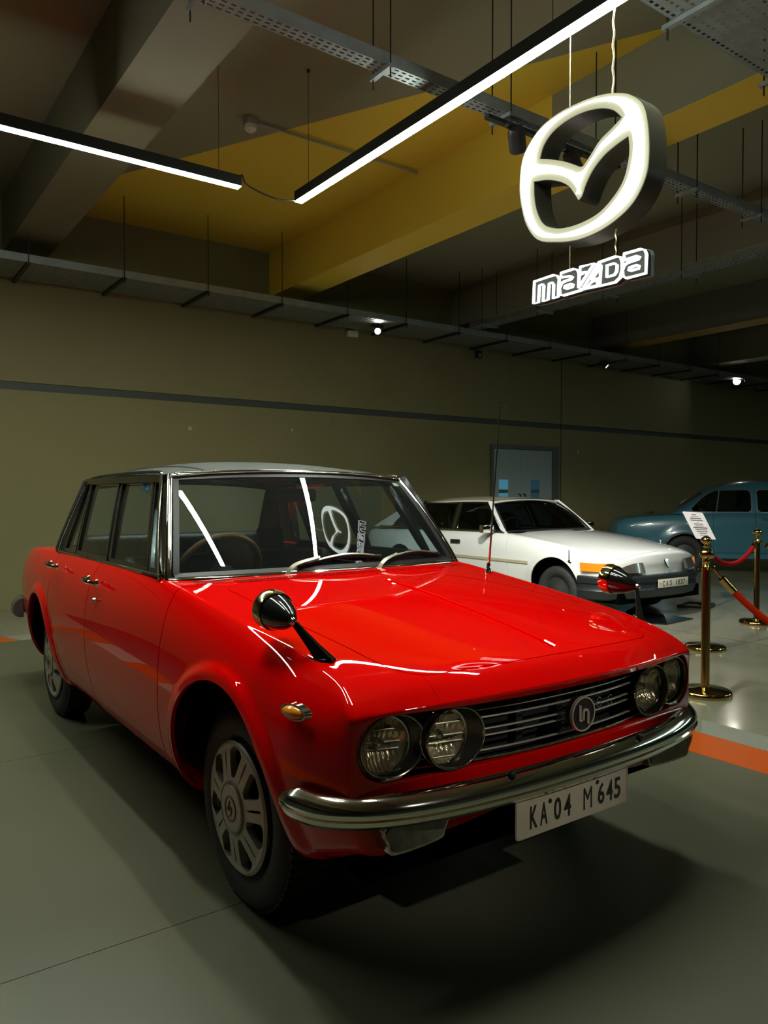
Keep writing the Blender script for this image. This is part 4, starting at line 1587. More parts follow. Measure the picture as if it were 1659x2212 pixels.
# --------------------------------------------------- wing mirrors, aerial
for sg, foot, head, ap in ((-1, (.405, -.645, .826), (.245, -.70, .938), (.335, -.70, .925)), (1, (.42, .70, .812), (.285, .745, .935), (.375, .745, .922))):
    foot, head, ap = map(np.array, (foot, head, ap))
    ax = unit(head - ap)
    m = RB(G().lathe([(0, -.135), (.008, -.132), (.022, -.112), (.036, -.085), (.047, -.05), (.052, -.02), (.053, 0)], head + ax * .035, ax, 36), 'wing_mirror', M_black_gloss)
    RB(G().lathe([(.0525, -.030), (.056, -.026), (.058, 0), (.056, .012), (.050, .014), (.048, .002), (0, .0)], head + ax * .035, ax, 36), 'mirror_rim', M_brass_chrome, m)
    a = head - ax * .09
    b = foot
    d = unit(b - a)
    path = [a, a + (b - a) * .3, a + (b - a) * .7, b + d * .02]
    RB(G().sweep(path, [(-.007, -.010), (-.009, 0), (-.007, .012), (.007, .012), (.009, 0), (.007, -.010)], up=(0, 0, 1), scale=np.array([.7, .9, 1.3, 2.0])), 'mirror_stalk', M_black_gloss, m)
    RB(G().lathe([(.0, .012), (.016, .010), (.024, .0), (.026, -.012)], b, (.25, sg * .35, 1), 20), 'mirror_foot', M_black_gloss, m)
    RB(G().lathe([(0, .012), (.010, .010), (.012, 0)], a, ax * -1, 12), 'stalk_nut', M_chrome, m)
b = np.array([-.335, .655, top_z(-.335, .655) - .004])
tip = np.array([-.262, .652, 1.668])
ae = RB(G().lathe([(.019, -.006), (.017, .012), (.010, .022), (.008, .045), (0, .046)], b, (0, 0, 1), 18), 'aerial_base', M_chrome)
d = tip - b
RB(G().tube([b, b + d * .36, b + d * .362, b + d * .78, b + d * .782, tip], .003, 8, radii=[.0045, .0045, .0033, .0033, .0021, .0021]), 'aerial_mast', M_chrome, ae)
for q in (.78, .995):
    RB(G().lathe([(0, -.006), (.0045, -.004), (.0045, .004), (0, .006)], b + d * q, d, 10), 'aerial_ferrule', M_chrome, ae)

# --------------------------------------------------- wheels
def wheel(c, sg, parent, m_cap, r_t=.308, r_c=.2, face=.715):
    """road wheel with seven-spoke cover; c: axle centre, sg: side it faces"""
    c = np.array(c, float)
    ax = np.array([0, sg, 0.])
    w = RB(G().lathe([(.17, -.155), (.20, -.165), (r_t - .045, -.168), (r_t - .012, -.150), (r_t, -.125), (r_t, -.045), (r_t - .008, -.022), (r_t - .03, -.006), (r_t - .058, .0), (r_c + .022, -.008), (r_c + .004, -.022), (r_c - .02, -.03), (.17, -.06)], c, ax, 72), 'tyre', M_rubber, parent, sharp=60)
    # tread blocks
    g = G()
    for k in range(72):
        a = 2 * math.pi * k / 72
        for h0, h1 in ((-.15, -.10), (-.075, -.022)):
            p = c + np.array([math.cos(a) * (r_t - .001), 0, math.sin(a) * (r_t - .001)])
            q = np.array([math.cos(a), 0, math.sin(a)])
            g.bar(p + ax * h0, p + ax * h1 + np.array([-math.sin(a), 0, math.cos(a)]) * .008, .017, .008, up=q)
    tag(RB(g, 'tread_blocks', M_rubber, w, smooth=False), kind='stuff')
    RB(G().lathe([(0, -.075), (r_c - .01, -.075), (r_c - .006, -.028)], c, ax, 40), 'wheel_rim', M_under, w)
    # cover as a cut disc
    nr, na = 44, 210
    V_, F_ = [], []
    rr = np.linspace(.0, r_c, nr)
    for i, r in enumerate(rr):
        for q in range(na):
            a = 2 * math.pi * q / na
            h = .018 - .020 * (r / r_c) ** 2
            if r > .180:
                h += .006 * (1 - abs((r - .190) / .010)) if abs(r - .190) < .010 else 0
            if r < .073:
                h += .005
            elif r < .078:
                h -= .003
            V_.append((r * math.cos(a), r * math.sin(a), h))
    for i in range(nr - 1):
        for q in range(na):
            p = (q + 1) % na
            F_.append((i * na + q, (i + 1) * na + q, (i + 1) * na + p, i * na + p))
    V_ = np.array(V_)
    F_ = np.array(F_)
    N_ = vnormals(V_, F_)
    N_[:na] = (0, 0, 1)

    def window(x, y, z):
        r = np.hypot(x, y)
        a = np.arctan2(y, x)
        ph = (a * 7 / (2 * math.pi)) % 1.0
        d = np.abs(ph - .5)                    # window centred between spokes
        wd = .275 * (r / .17) ** .6            # grows outward
        inner = .094 + .9 * np.maximum(0, d - .10) ** 1.6
        g = np.minimum(np.minimum((wd - d) * r * .9, r - inner), .187 - .25 * d * d - r)
        return g

    def slot(x, y, z):
        r = np.hypot(x, y)
        a = np.arctan2(y, x)
        ph = (a * 7 / (2 * math.pi) + .5) % 1.0
        d = np.abs(ph - .5) * r * 2 * math.pi / 7
        return np.minimum((.0042 * np.clip((r - .088) / .04, .2, 1.) - d), np.minimum(r - .092, .172 - r))
    s = Skin(V_, N_, F_).keep(lambda x, y, z: -window(x, y, z)).keep(lambda x, y, z: -slot(x, y, z))
    s = s.rim(.022)
    rot = random.random() * .3 + (.12 if c[0] > -1 else .3)
    cs, sn = math.cos(rot), math.sin(rot)

    def place(Q):
        u = Q[:, 0] * cs - Q[:, 1] * sn
        v = Q[:, 0] * sn + Q[:, 1] * cs
        return np.stack([-sg * u * -1, Q[:, 2] * sg, v], -1)
    Vw = place(s.V) + c
    Nw = place(s.N)
    Fw = [tuple(reversed(f)) for f in s.F]
    cap = obj('wheel_cover', Vw, Fw, m_cap, w, world=True, normals=Nw)
    RB(G().lathe([(.034, .0225), (.0345, .0245), (.0385, .0245), (.039, .0215)], c, ax, 36), 'cap_ring', M_copper, cap)
    a0 = -.5
    eu = np.array([math.cos(a0) * -sg, 0, math.sin(a0)])
    ev = np.array([math.sin(a0) * sg, 0, math.cos(a0)])
    mark(cap, c + ax * .0195, eu, ev, ax, .030, M_copper, .0028)
    RB(G().lathe([(.0745, .019), (.0755, .0205), (.0785, .0200), (.0795, .018)], c, ax, 40), 'cap_groove', mat('wheel_groove', (.10, .10, .08), .5), cap)
    return w


for c, sg in (((.0, -.712, .308), -1), ((-2.5, -.705, .308), -1), ((.0, .712, .308), 1), ((-2.5, .705, .308), 1)):
    wheel(c, sg, red, M_silver)

# --------------------------------------------------- cabin
P = [[(x, y, .952 - .02 * ((-x - .55) / .3) ** 2 - .012 * (abs(y) / .6) ** 2) for y in np.linspace(-.64, .64, 13)] for x in (-.53, -.62, -.72, -.82, -.88)]
dash = RB(G().grid(P), 'dashboard', M_leather, sharp=180)
RB(G().grid([[(x, y, z) for y in np.linspace(-.63, .63, 5)] for x, z in ((-.88, .93), (-.90, .88), (-.86, .72), (-.82, .60))]), 'dash_face', M_black, dash, sharp=60)
for y in (-.17, .22, .50):
    RB(G().lathe([(.0, .004), (.030, .004), (.040, .002), (.043, -.004)], (-.60, y, .955), (0, 0, 1), 20), 'demister_vent', M_black_gloss, dash)
# steering wheel
sc = np.array([-.98, -.345, .93])
sax = unit((-.86, 0, .50))
e1 = np.array([0, 1, 0.])
e2 = np.cross(sax, e1)
ring = [sc + (e1 * math.cos(a) + e2 * math.sin(a)) * .19 for a in np.linspace(0, 2 * math.pi, 48, endpoint=False)]
st_w = RB(G().tube(ring, .0125, 10, closed=True), 'steering_wheel', M_wood)
RB(G().lathe([(0, .012), (.05, .008), (.06, -.01), (.03, -.05)], sc - sax * .02, sax, 24), 'horn_boss', M_black, st_w)
for a in (math.radians(10), math.radians(170), math.radians(270)):
    RB(G().bar(sc - sax * .012, sc + (e1 * math.cos(a) + e2 * math.sin(a)) * .185, .035, .005, up=sax), 'wheel_spoke', M_black, st_w)
RB(G().tube([sc - sax * .05, sc - sax * .30], .025, 10), 'steering_column', M_black, st_w)


def cushion(name, lo, hi, m, parent, tilt=0., pleats=0, bevel=.04):
    lo, hi = np.array(lo, float), np.array(hi, float)
    c = (lo + hi) / 2
    g = G().box(lo, hi)
    Vv = np.array(g.v)
    x, z = Vv[:, 0] - c[0], Vv[:, 2] - lo[2]
    Vv[:, 0] = c[0] + x - z * math.tan(tilt)
    o = obj(name, Vv, g.f, m, parent, world=True, bevel=bevel, sharp=50, seg=4)
    return o


for y in (-.34, .34):
    s = cushion('front_seat', (-1.62, y - .25, .36), (-1.05, y + .25, .56), M_leather, red)
    cushion('backrest', (-1.56, y - .24, .52), (-1.43, y + .24, .965), M_leather, s, .20, bevel=.045)
y = .34
hr = cushion('headrest', (-1.66, y - .17, .97), (-1.60, y - .02, 1.085), mat('perforated_leather', (.03, .032, .03), .45, bump=.8, bump_scale=300), red, .2, bevel=.02)
rb = cushion('rear_bench', (-2.25, -.58, .36), (-1.80, .58, .56), M_leather, red)
cushion('backrest', (-2.28, -.60, .50), (-2.14, .60, 1.035), M_leather, rb, .22, bevel=.05)
for y in np.linspace(-.52, .52, 14):
    RB(G().tube([(-2.138 - z * .224, y, .55 + z) for z in np.linspace(.02, .46, 6)], .006, 6), 'pleat', M_black, rb)
RB(G().box((-2.74, -.60, .90), (-2.36, .60, .93)), 'parcel_shelf', M_black, smooth=False)
# inner mirror
m = RB(G().tube([WS(-.02, .93, -.004), (-.90, -.01, 1.318), (-.905, -.01, 1.285)], .006, 8), 'mirror_arm', M_black)
RB(G().box((-.925, -.125, 1.235), (-.897, .105, 1.293)), 'inner_mirror', M_black, m, bevel=.012)

# ================================================================== hanging signs (both hang in the plane y = 1.15 and face the red car's right side)
SY = 1.15
M_sign_lit = mat('sign_face_lit', (.9, .95, .9), .4, emis=(.90, 1.0, .98), emis_s=4.0)
M_let_lit = mat('letter_lit', (.9, .95, .9), .4, emis=(.90, 1.0, .98), emis_s=1.6)
M_sign_bevel = mat('sign_bevel', (.16, .15, .09), .5, emis=(.90, .88, .60), emis_s=.30)
M_sign_side = mat('sign_side', (.075, .07, .05), .3, metal=.4)
M_sign_dark = mat('sign_dark_face', (.012, .012, .009), .5)
M_sign_edge = mat('sign_edge_pale', (.16, .19, .19), .5)
M_wire = mat('bright_wire', (.60, .52, .30), .3, metal=.8)
LOGO_O = [(-0.031, 3.052), (0.037, 3.01), (0.089, 2.945), (0.113, 2.838), (0.117, 2.719), (0.101, 2.638), (0.05, 2.56), (-0.026, 2.511), (-0.137, 2.477), (-0.265, 2.47), (-0.402, 2.495), (-0.522, 2.539), (-0.598, 2.633), (-0.637, 2.755), (-0.646, 2.851), (-0.631, 2.957), (-0.587, 3.024), (-0.501, 3.083), (-0.383, 3.107), (-0.248, 3.104), (-0.132, 3.087)]
LOGO_U = [(-0.512, 2.932), (-0.488, 2.988), (-0.429, 3.033), (-0.337, 3.054), (-0.237, 3.053), (-0.142, 3.031), (-0.07, 2.994), (-0.02, 2.941), (-0.08, 2.912), (-0.141, 2.885), (-0.193, 2.838), (-0.235, 2.802), (-0.255, 2.804), (-0.301, 2.833), (-0.358, 2.866), (-0.44, 2.904)]
LOGO_L = [(-0.551, 2.834), (-0.463, 2.814), (-0.38, 2.778), (-0.323, 2.737), (-0.289, 2.692), (-0.265, 2.654), (-0.245, 2.669), (-0.224, 2.713), (-0.182, 2.767), (-0.119, 2.811), (-0.049, 2.835), (0.014, 2.848), (0.02, 2.794), (0.015, 2.739), (-0.008, 2.667), (-0.057, 2.61), (-0.138, 2.56), (-0.233, 2.542), (-0.333, 2.544), (-0.414, 2.563), (-0.486, 2.605), (-0.529, 2.677), (-0.548, 2.755)]


def smooth_loop(pts, corners, n=4):
    """closed Catmull-Rom loop that stays sharp at the given corner indices"""
    m = len(pts)
    cs = sorted(corners)
    if not cs:
        return [tuple(p) for p in cr(pts, n, True)]
    out = []
    for q, c in enumerate(cs):
        d = cs[(q + 1) % len(cs)]
        seg = [pts[(c + k) % m] for k in range(((d - c) % m or m) + 1)]
        out += [tuple(p) for p in cr(seg, n)[:-1]]
    return out


def offset_loop(P, d):
    """push a closed loop outward (d > 0) by its normals"""
    P = np.array(P)
    t = np.roll(P, -1, 0) - np.roll(P, 1, 0)
    t /= np.linalg.norm(t, axis=1, keepdims=True)
    area = np.sum(P[:, 0] * np.roll(P[:, 1], -1) - np.roll(P[:, 0], -1) * P[:, 1])
    n = np.stack([t[:, 1], -t[:, 0]], -1) * (1 if area > 0 else -1)
    return [tuple(p) for p in P + n * d]


outer = smooth_loop(LOGO_O, [])
up_ = smooth_loop(LOGO_U, [0, 7, 11])
lo_ = smooth_loop(LOGO_L, [0, 5, 11])
emblem = thing('hanging_emblem', 'large lit oval winged emblem sign hanging from the ceiling', 'sign', (-.26, SY + .05, 2.45))
fnl = lambda a, b, d: (a, SY + d, b)
fo = offset_loop(outer, -.018)
fu, fl = offset_loop(up_, .028), offset_loop(lo_, .028)
V_, F_ = fill_holes(fo, [fu, fl], fnl, -.006, .004)
obj('lit_face', V_, F_, M_sign_lit, emblem, world=True, smooth=False, doubles=True)
V_, F_ = fill_holes(outer, [up_, lo_], fnl, .006, .012)
obj('bevel_face', V_, F_, M_sign_bevel, emblem, world=True, smooth=False, doubles=True)
V_, F_ = fill_holes(offset_loop(outer, .003), [offset_loop(up_, -.002), offset_loop(lo_, -.002)], fnl, .013, .135)
obj('casing', V_, F_, M_sign_side, emblem, world=True, doubles=True, sharp=40)
for x, r in ((-.372, .0022), (-.118, .0045)):
    pts = [(x + (.004 * math.sin(z * 60) if r > .004 else 0), SY + .07, z) for z in np.linspace(3.085, CZ, 60)]
    RBw = G().tube(pts, r, 6).build('suspension_cable', M_wire, emblem, world=True)

LET = {
'm': [(-0.541, 2.223), (-0.536, 2.332), (-0.407, 2.335), (-0.385, 2.325), (-0.374, 2.308), (-0.378, 2.267), (-0.379, 2.225), (-0.411, 2.222), (-0.409, 2.289), (-0.417, 2.3), (-0.437, 2.301), (-0.445, 2.223), (-0.477, 2.222), (-0.472, 2.297), (-0.48, 2.306), (-0.501, 2.305), (-0.508, 2.223)],
'a1': [(-0.363, 2.313), (-0.363, 2.334), (-0.283, 2.335), (-0.261, 2.324), (-0.253, 2.306), (-0.255, 2.24), (-0.236, 2.225), (-0.349, 2.223), (-0.367, 2.232), (-0.373, 2.262), (-0.359, 2.284), (-0.34, 2.289), (-0.299, 2.291), (-0.291, 2.298), (-0.302, 2.305)],
'a1c': [(-0.34, 2.257), (-0.338, 2.266), (-0.297, 2.268), (-0.288, 2.262), (-0.29, 2.252), (-0.33, 2.251)],
'z': [(-0.247, 2.308), (-0.246, 2.335), (-0.163, 2.333), (-0.252, 2.243), (-0.25, 2.298), (-0.2, 2.304)],
'z2': [(-0.236, 2.225), (-0.136, 2.33), (-0.126, 2.31), (-0.179, 2.26), (-0.13, 2.259), (-0.132, 2.222)],
'z3': [(-0.213, 2.228), (-0.176, 2.252), (-0.145, 2.25), (-0.147, 2.227)],
'D': [(-0.136, 2.33), (-0.042, 2.333), (-0.018, 2.323), (-0.009, 2.297), (-0.01, 2.263), (-0.02, 2.234), (-0.046, 2.219), (-0.132, 2.221), (-0.126, 2.31)],
'Dc': [(-0.093, 2.252), (-0.092, 2.305), (-0.051, 2.304), (-0.037, 2.293), (-0.039, 2.266), (-0.051, 2.253)],
'a2': [(0.0, 2.317), (0.0, 2.334), (0.089, 2.332), (0.108, 2.322), (0.116, 2.303), (0.113, 2.222), (0.013, 2.223), (-0.005, 2.236), (-0.009, 2.263), (0.002, 2.284), (0.02, 2.29), (0.075, 2.292), (0.082, 2.3), (0.069, 2.307), (0.001, 2.305)],
'a2c': [(0.025, 2.255), (0.029, 2.266), (0.069, 2.268), (0.079, 2.262), (0.077, 2.251), (0.033, 2.251)],
'sil': [(-0.546, 2.22), (-0.54, 2.334), (-0.407, 2.338), (-0.382, 2.328), (-0.369, 2.336), (-0.283, 2.338), (-0.257, 2.326), (-0.25, 2.338), (-0.164, 2.336), (-0.042, 2.336), (-0.017, 2.327), (-0.004, 2.313), (-0.003, 2.337), (0.088, 2.335), (0.112, 2.324), (0.119, 2.304), (0.117, 2.218), (0.013, 2.22), (-0.007, 2.233), (-0.041, 2.215), (-0.132, 2.217), (-0.236, 2.22), (-0.349, 2.218), (-0.371, 2.232), (-0.375, 2.222), (-0.414, 2.22), (-0.445, 2.22), (-0.479, 2.218), (-0.505, 2.22)],
}
word = thing('hanging_lettering', 'small lit outlined lettering sign hanging below the emblem', 'sign', (-.21, SY + .03, 2.21))
V_, F_ = fill_holes(LET['sil'], [], fnl, .008, .028)
obj('backing', V_, F_, M_sign_dark, word, world=True, smooth=False, doubles=True)
V_, F_ = fill_holes(offset_loop(LET['sil'], .004), [], fnl, .029, .048)
obj('back_edge', V_, F_, M_sign_edge, word, world=True, smooth=False, doubles=True)
parts = {'m': 'letter_outline', 'a1': 'letter_outline', 'a1c': None, 'z': 'letter_outline', 'z2': 'letter_outline', 'z3': None, 'D': 'letter_outline', 'Dc': None, 'a2': 'letter_outline', 'a2c': None}
last = None
for k, nm in parts.items():
    path = [(a, SY, b) for a, b in LET[k]]
    g = G().sweep(path, [(-.0038, -.008), (.0038, -.008), (.0038, .006), (-.0038, .006)], up=(0, -1, 0), closed=True)
    o = g.build(nm or 'counter_outline', M_let_lit, last if nm is None else word, world=True, smooth=False)
    if nm:
        last = o
for x, r in ((-.342, .0018), (-.075, .004)):
    pts = [(x + (.003 * math.sin(z * 120) if r > .003 else 0), SY + .04, z) for z in np.linspace(2.335, 2.472, 30)]
    G().tube(pts, r, 6).build('suspension_cable', M_wire, word, world=True)

# ================================================================== brass posts and ropes
M_brass = mat('polished_brass', (.46, .33, .11), .12, metal=1.)
M_rope = mat('orange_red_velvet', (.60, .022, .004), .85, spec=.05)
M_rope2 = mat('dark_red_velvet', (.26, .006, .010), .85, spec=.05)
M_rope3 = mat('black_velvet', (.02, .02, .025), .8)
posts = {}


def stanchion(label, x, y):
    t = thing('stanchion', label, 'barrier post', (x, y, 0), 0, 'brass barrier posts with rope')
    b = G().lathe([(0, 0), (.158, 0), (.160, .012), (.158, .026), (.150, .034), (.06, .040), (.035, .048), (0, .05)], (0, 0, 0), (0, 0, 1), 56).build('base', M_brass, t, sharp=50)
    G().lathe([(.029, .045), (.0265, .06), (.0265, .80), (.030, .802), (.030, .812), (0, .813)], (0, 0, 0), (0, 0, 1), 36).build('tube', M_brass, t, sharp=40)
    f = G().lathe([(.0, .811), (.020, .812), (.014, .826), (.024, .836), (.026, .845), (.013, .853), (.014, .862)], (0, 0, 0), (0, 0, 1), 30).build('collar', M_brass, t, sharp=60)
    a = np.linspace(-1.25, math.pi / 2, 14)
    G().lathe([(.042 * math.cos(q), .892 + .036 * math.sin(q)) for q in a], (0, 0, 0), (0, 0, 1), 36).build('finial', M_brass, t, sharp=180)
    for q in range(4):
        w = math.pi / 4 + q * math.pi / 2
        c = np.array([math.cos(w) * .040, math.sin(w) * .040, .806])
        ring = [c + np.array([math.cos(w) * .012 * math.cos(s), math.sin(w) * .012 * math.cos(s), .012 * math.sin(s)]) for s in np.linspace(0, 2 * math.pi, 12, endpoint=False)]
        G().tube(ring, .0028, 6, closed=True).build('ring', M_brass, f)
    return t


stanchion('nearest brass barrier post, beside the red car front', -.576, 2.756)
stanchion('middle brass barrier post, partly hidden behind the nearest one', -1.382, 4.065)
stanchion('farthest brass barrier post in front of the blue car', -1.789, 5.61)

stanchion('brass barrier post beyond the right edge, holding the bright red rope', .45, 4.15)
stanchion('brass barrier post far right, holding the dark rope', -1.0, 7.2)


def rope(label, a, b, sag, m, r=.021):
    a, b = np.array(a, float), np.array(b, float)
    d = unit((b - a) * (1, 1, 0))
    a, b = a + d * .045, b - d * .045
    t = thing('barrier_rope', label, 'rope', tuple((a + b) / 2 - np.array([0, 0, sag])), 0)
    P = np.array([a + (b - a) * s - np.array([0, 0, sag * 4 * s * (1 - s)]) for s in np.linspace(0, 1, 41)])
    G().tube(P[3:-3], r, 14).build('velvet_cord', m, t, world=True)
    for seg in (P[:4], P[::-1][:4]):
        G().tube([seg[1] + (seg[2] - seg[1]) * .3, seg[2], seg[3] + (seg[3] - seg[2]) * .2], r * 1.12, 14).build('end_cap', M_brass, t, world=True)
        G().tube([seg[0], seg[0] * .5 + seg[1] * .5, seg[1] + (seg[2] - seg[1]) * .3], .006, 8).build('hook', M_brass, t, world=True)
    return t


rope('bright red rope hanging from the nearest brass post', (-.576, 2.756, .80), (.45, 4.15, .80), .50, M_rope)
rope('dark red rope hanging between the middle and farthest brass posts', (-1.382, 4.065, .80), (-1.789, 5.61, .80), .155, M_rope2)
rope('dark rope leaving the farthest brass post to the right', (-1.789, 5.61, .80), (-1.0, 7.2, .80), .25, M_rope3)

# ================================================================== information stand, floor panel
M_tube = mat('black_tube', (.012, .012, .013), .35)
M_paper = mat('white_board', (.72, .68, .68), .5)
st = thing('information_stand', 'white printed information board on a black tube stand before the blue car', 'sign stand', (-2.66, 6.0, 0))
c = np.array([-2.628, 5.96, .925])
eu, ev = np.array([0.10, .085, -.005]), np.array([-.09, -.118, .152])
eu, ev = np.array([.041, .058, -.004]) * 1.55, np.array([-.047, -.058, .148])
nn = unit(np.cross(eu, ev))
poly = [(-1, -.93), (-.93, -1), (.93, -1), (1, -.93), (1, .93), (.93, 1), (-.93, 1), (-1, .93)]
bd = G().prism(poly, lambda a, b, d: c + eu * a + ev * b + nn * d, -.012, 0).build('board', M_paper, st, world=True, smooth=False)
rr = random.Random(3)
for k, (w, th) in enumerate(((.22, .035), (.38, .02), (.55, .04), (.62, .035), (.08, .02), (.45, .03), (.42, .025), (.7, .045), (.6, .03), (.55, .03), (.35, .03), (.4, .02))):
    b = .80 - k * .138
    G().prism([(-w, b - th), (w, b - th), (w, b + th), (-w, b + th)], lambda a, b_, d: c + eu * a + ev * b_ + nn * d, 0, .0012).build('printed_line', mat('print_grey', (.10, .09, .10), .6), bd, world=True, smooth=False)
q0, q1 = c + eu * .6 - ev * .9 - nn * .015, c - eu * .2 + ev * .4 - nn * .015
G().bar(c + ev * .9 - nn * .022, c - ev * 1.02 - nn * .022, .02, .02, up=nn).build('board_rail', M_tube, st, world=True, smooth=False)
leg = (-2.60, 6.12)
G().bar((leg[0], leg[1], .012), (leg[0], leg[1], .80), .022, .022, up=(1, 0, 0)).build('upright', M_tube, st, world=True, smooth=False)
G().bar((leg[0], leg[1], .79), tuple(c - ev * .7 - nn * .025), .022, .022).build('arm', M_tube, st, world=True, smooth=False)
for a, b in (((-2.60, 6.12), (-2.87, 5.95)), ((-2.87, 5.95), (-2.97, 6.30)), ((-2.60, 6.12), (-2.72, 6.42)), ((-2.97, 6.30), (-2.72, 6.42))):
    G().bar((*a, .0125), (*b, .0125), .025, .024).build('base_tube', M_tube, st, world=True, smooth=False)
g = G().prism([(-3.05, 5.45), (-2.75, 5.30), (-2.30, 5.34), (-2.25, 4.82), (-2.55, 4.66), (-3.05, 4.80)], lambda a, b, d: (a, b, d), .0, .012)
tag(g.build('floor_panel', mat('black_glass_panel', (.006, .008, .008), .08), None, smooth=False), 'flat black glossy panel lying on the floor before the white car', 'floor panel')

# ================================================================== the white hatchback (own frame: x forward, front axle over its origin)
M_white = mat('white_paint', (.80, .82, .81), .28, coat=1., coat_rough=.04)
M_tint = glass_mat('tinted_glass', (.16, .19, .20), ior=1.5)
M_bump = mat('black_bumper', (.012, .016, .018), .38)
M_cream = mat('cream_trim', (.45, .42, .28), .4)
WXO, WYO = -3.19, 5.08
white = thing('hatchback_car', 'white wedge shaped hatchback car with black bumper parked by the back wall', 'car', (WXO, WYO, 0))


def WBd(g, name, m, parent=None, **k):
    return g.build(name, m, parent or white, **k)


w_st = [(-3.50, .42, .76, .64, .70, .66, .80, -.08), (-3.42, .36, .785, .69, .765, .69, .83, -.05), (-3.0, .28, .80, .735, .81, .722, .84, 0), (-2.3, .24, .815, .755, .828, .738, .845, 0),
        (-1.5, .22, .826, .76, .83, .742, .855, 0), (-.95, .22, .832, .76, .83, .742, .862, 0), (-.62, .22, .818, .76, .83, .742, .860, .05), (-.3, .22, .785, .755, .826, .738, .838, .08), (0, .22, .748, .75, .822, .732, .806, .10),
        (.25, .24, .708, .745, .815, .725, .772, .12), (.45, .26, .668, .735, .80, .715, .735, .15), (.545, .275, .640, .715, .78, .71, .705, .165), (.585, .285, .612, .70, .76, .71, .672, .17)]
w_prof = [(-.05, -1., None), (0., 0., None), (.20, .6, None), (.42, .92, None), (.62, 1., None), (.80, None, .9), (.93, None, .55), (1., None, 0.)]
w_fr = [1., .93, .74, .5, .25, 0.]
V, F, ix = body_cage(w_st, w_prof, w_fr, lambda f, k, xc: xc + ([.60, .66, .70, .71, .715, .73, .745][k] - xc) * (1 - f ** 2.2), lambda f, k, xc: xc - .1 * (1 - f ** 2))
sharp = {}
nst = len(w_st)
for sg in (-1, 1):
    for j in range(5):
        a, b = ix[('t', sg, nst - 1, j)], ix[('t', sg, nst - 1, j + 1)]
        sharp[(min(a, b), max(a, b))] = 1.5
V, F = subdiv(V, F, sharp, 3, 2)
WA = ((0., .30), (-2.60, .30))
for c in WA:
    d = np.hypot(V[:, 0] - c[0], V[:, 2] - c[1]) - .325
    V[:, 1] += np.sign(V[:, 1]) * .018 * smoothstep(.09, .0, d) * (np.abs(V[:, 1]) > .5)
Nw = vnormals(V, F)
wv, wn, wf = V, Nw, F
xw_ws = lambda y: -.60 - .20 * (np.abs(y) / .70) ** 2
w_cab = lambda x, y, z: np.where(z > .7, np.minimum(np.minimum(.722 - np.abs(y), xw_ws(y) + .01 - x), x + 3.30), -1.)
w_hood = lambda x, y: np.minimum(np.minimum(.60 - np.abs(y) * 1., x - xw_ws(y) - .06), .72 - .25 * y * y - x)
w_xf = lambda z: np.interp(z, [.25, .5, .84], [-.66, -.655, -.70])
h0 = Skin(V, Nw, F).keep(lambda x, y, z: -y + 1e-6 + 0 * x).keep(lambda x, y, z: -w_cab(x, y, z))
h0 = h0.keep(lambda x, y, z: np.where(np.abs(y) > .5, np.minimum(np.hypot(x - WA[0][0], z - WA[0][1]), np.hypot(x - WA[1][0], z - WA[1][1])) - .325, 1.))
join_halves(h0.keep(lambda x, y, z: np.where(z > .6, w_hood(x, y), -1.))).build('bonnet', M_white, white, th=.012)
rest = h0.keep(lambda x, y, z: np.where(z > .6, -w_hood(x, y) - .003, 1.))
wing = rest.keep(lambda x, y, z: x - w_xf(z) - .003)
fd_ = rest.keep(lambda x, y, z: np.minimum(w_xf(z) - .003 - x, x + 1.66)).keep(lambda x, y, z: np.abs(y) - .45)
rd_ = rest.keep(lambda x, y, z: np.minimum(-1.666 - x, np.minimum(x + 2.45, np.hypot(x - WA[1][0], z - WA[1][1]) - .36))).keep(lambda x, y, z: np.abs(y) - .45)
rq_ = rest.keep(lambda x, y, z: np.where(x > -1.7, -1., -np.minimum(np.minimum(-1.666 - x, x + 2.45), np.hypot(x - WA[1][0], z - WA[1][1]) - .36) - .004))
for sg in (-1, 1):
    for nm, s in (('front_wing', wing), ('front_door', fd_), ('rear_door', rd_), ('rear_wing', rq_)):
        o = (s if sg < 0 else s.mirrored()).build(nm, M_white, white, th=.012)
        if nm == 'front_door':
            G().box((-1.60, sg * .829 - .012, .69), (-1.44, sg * .829 + .006, .735)).build('door_handle', M_bump, o, bevel=.004)
        if nm == 'front_wing':
            wingo = o
    for xa, xb in ((-2.28, -.35),):
        G().sweep([(x, sg * .834, .545) for x in np.linspace(xa, xb, 12)], [(-.006, -.014), (-.006, .014), (.006, .014), (.006, -.014)]).build('rubbing_strip', M_cream, white)
    # wing badge, with its little emblem above
    if sg < 0:
        b = G().lathe([(0, .008), (.020, .006), (.026, 0)], (.21, sg * .822, .585), (0, sg, 0), 18).build('wing_badge', M_chrome_old, wingo)
        G().tube([(.21, sg * .828, .61), (.21, sg * .828, .71)], .006, 6).build('badge_stem', M_chrome_old, b)


def w_side(z):
    s = max(0., (z - .83) / .35)
    return .728 - .165 * s ** 1.15


def wSW(sg, x, z, off=0.):
    return np.array([x, sg * (w_side(z) + off), z])


def wWS(s, t, off=0.):
    L = np.array([-.60 - .20 * s * s, .70 * s, .866 - .02 * s * s])
    U = np.array([-1.13 - .085 * s * s, .535 * s, 1.205 - .022 * s * s])
    return L + (U - L) * t + unit((.55, .25 * s, .8)) * (.025 * 4 * t * (1 - t) + off)


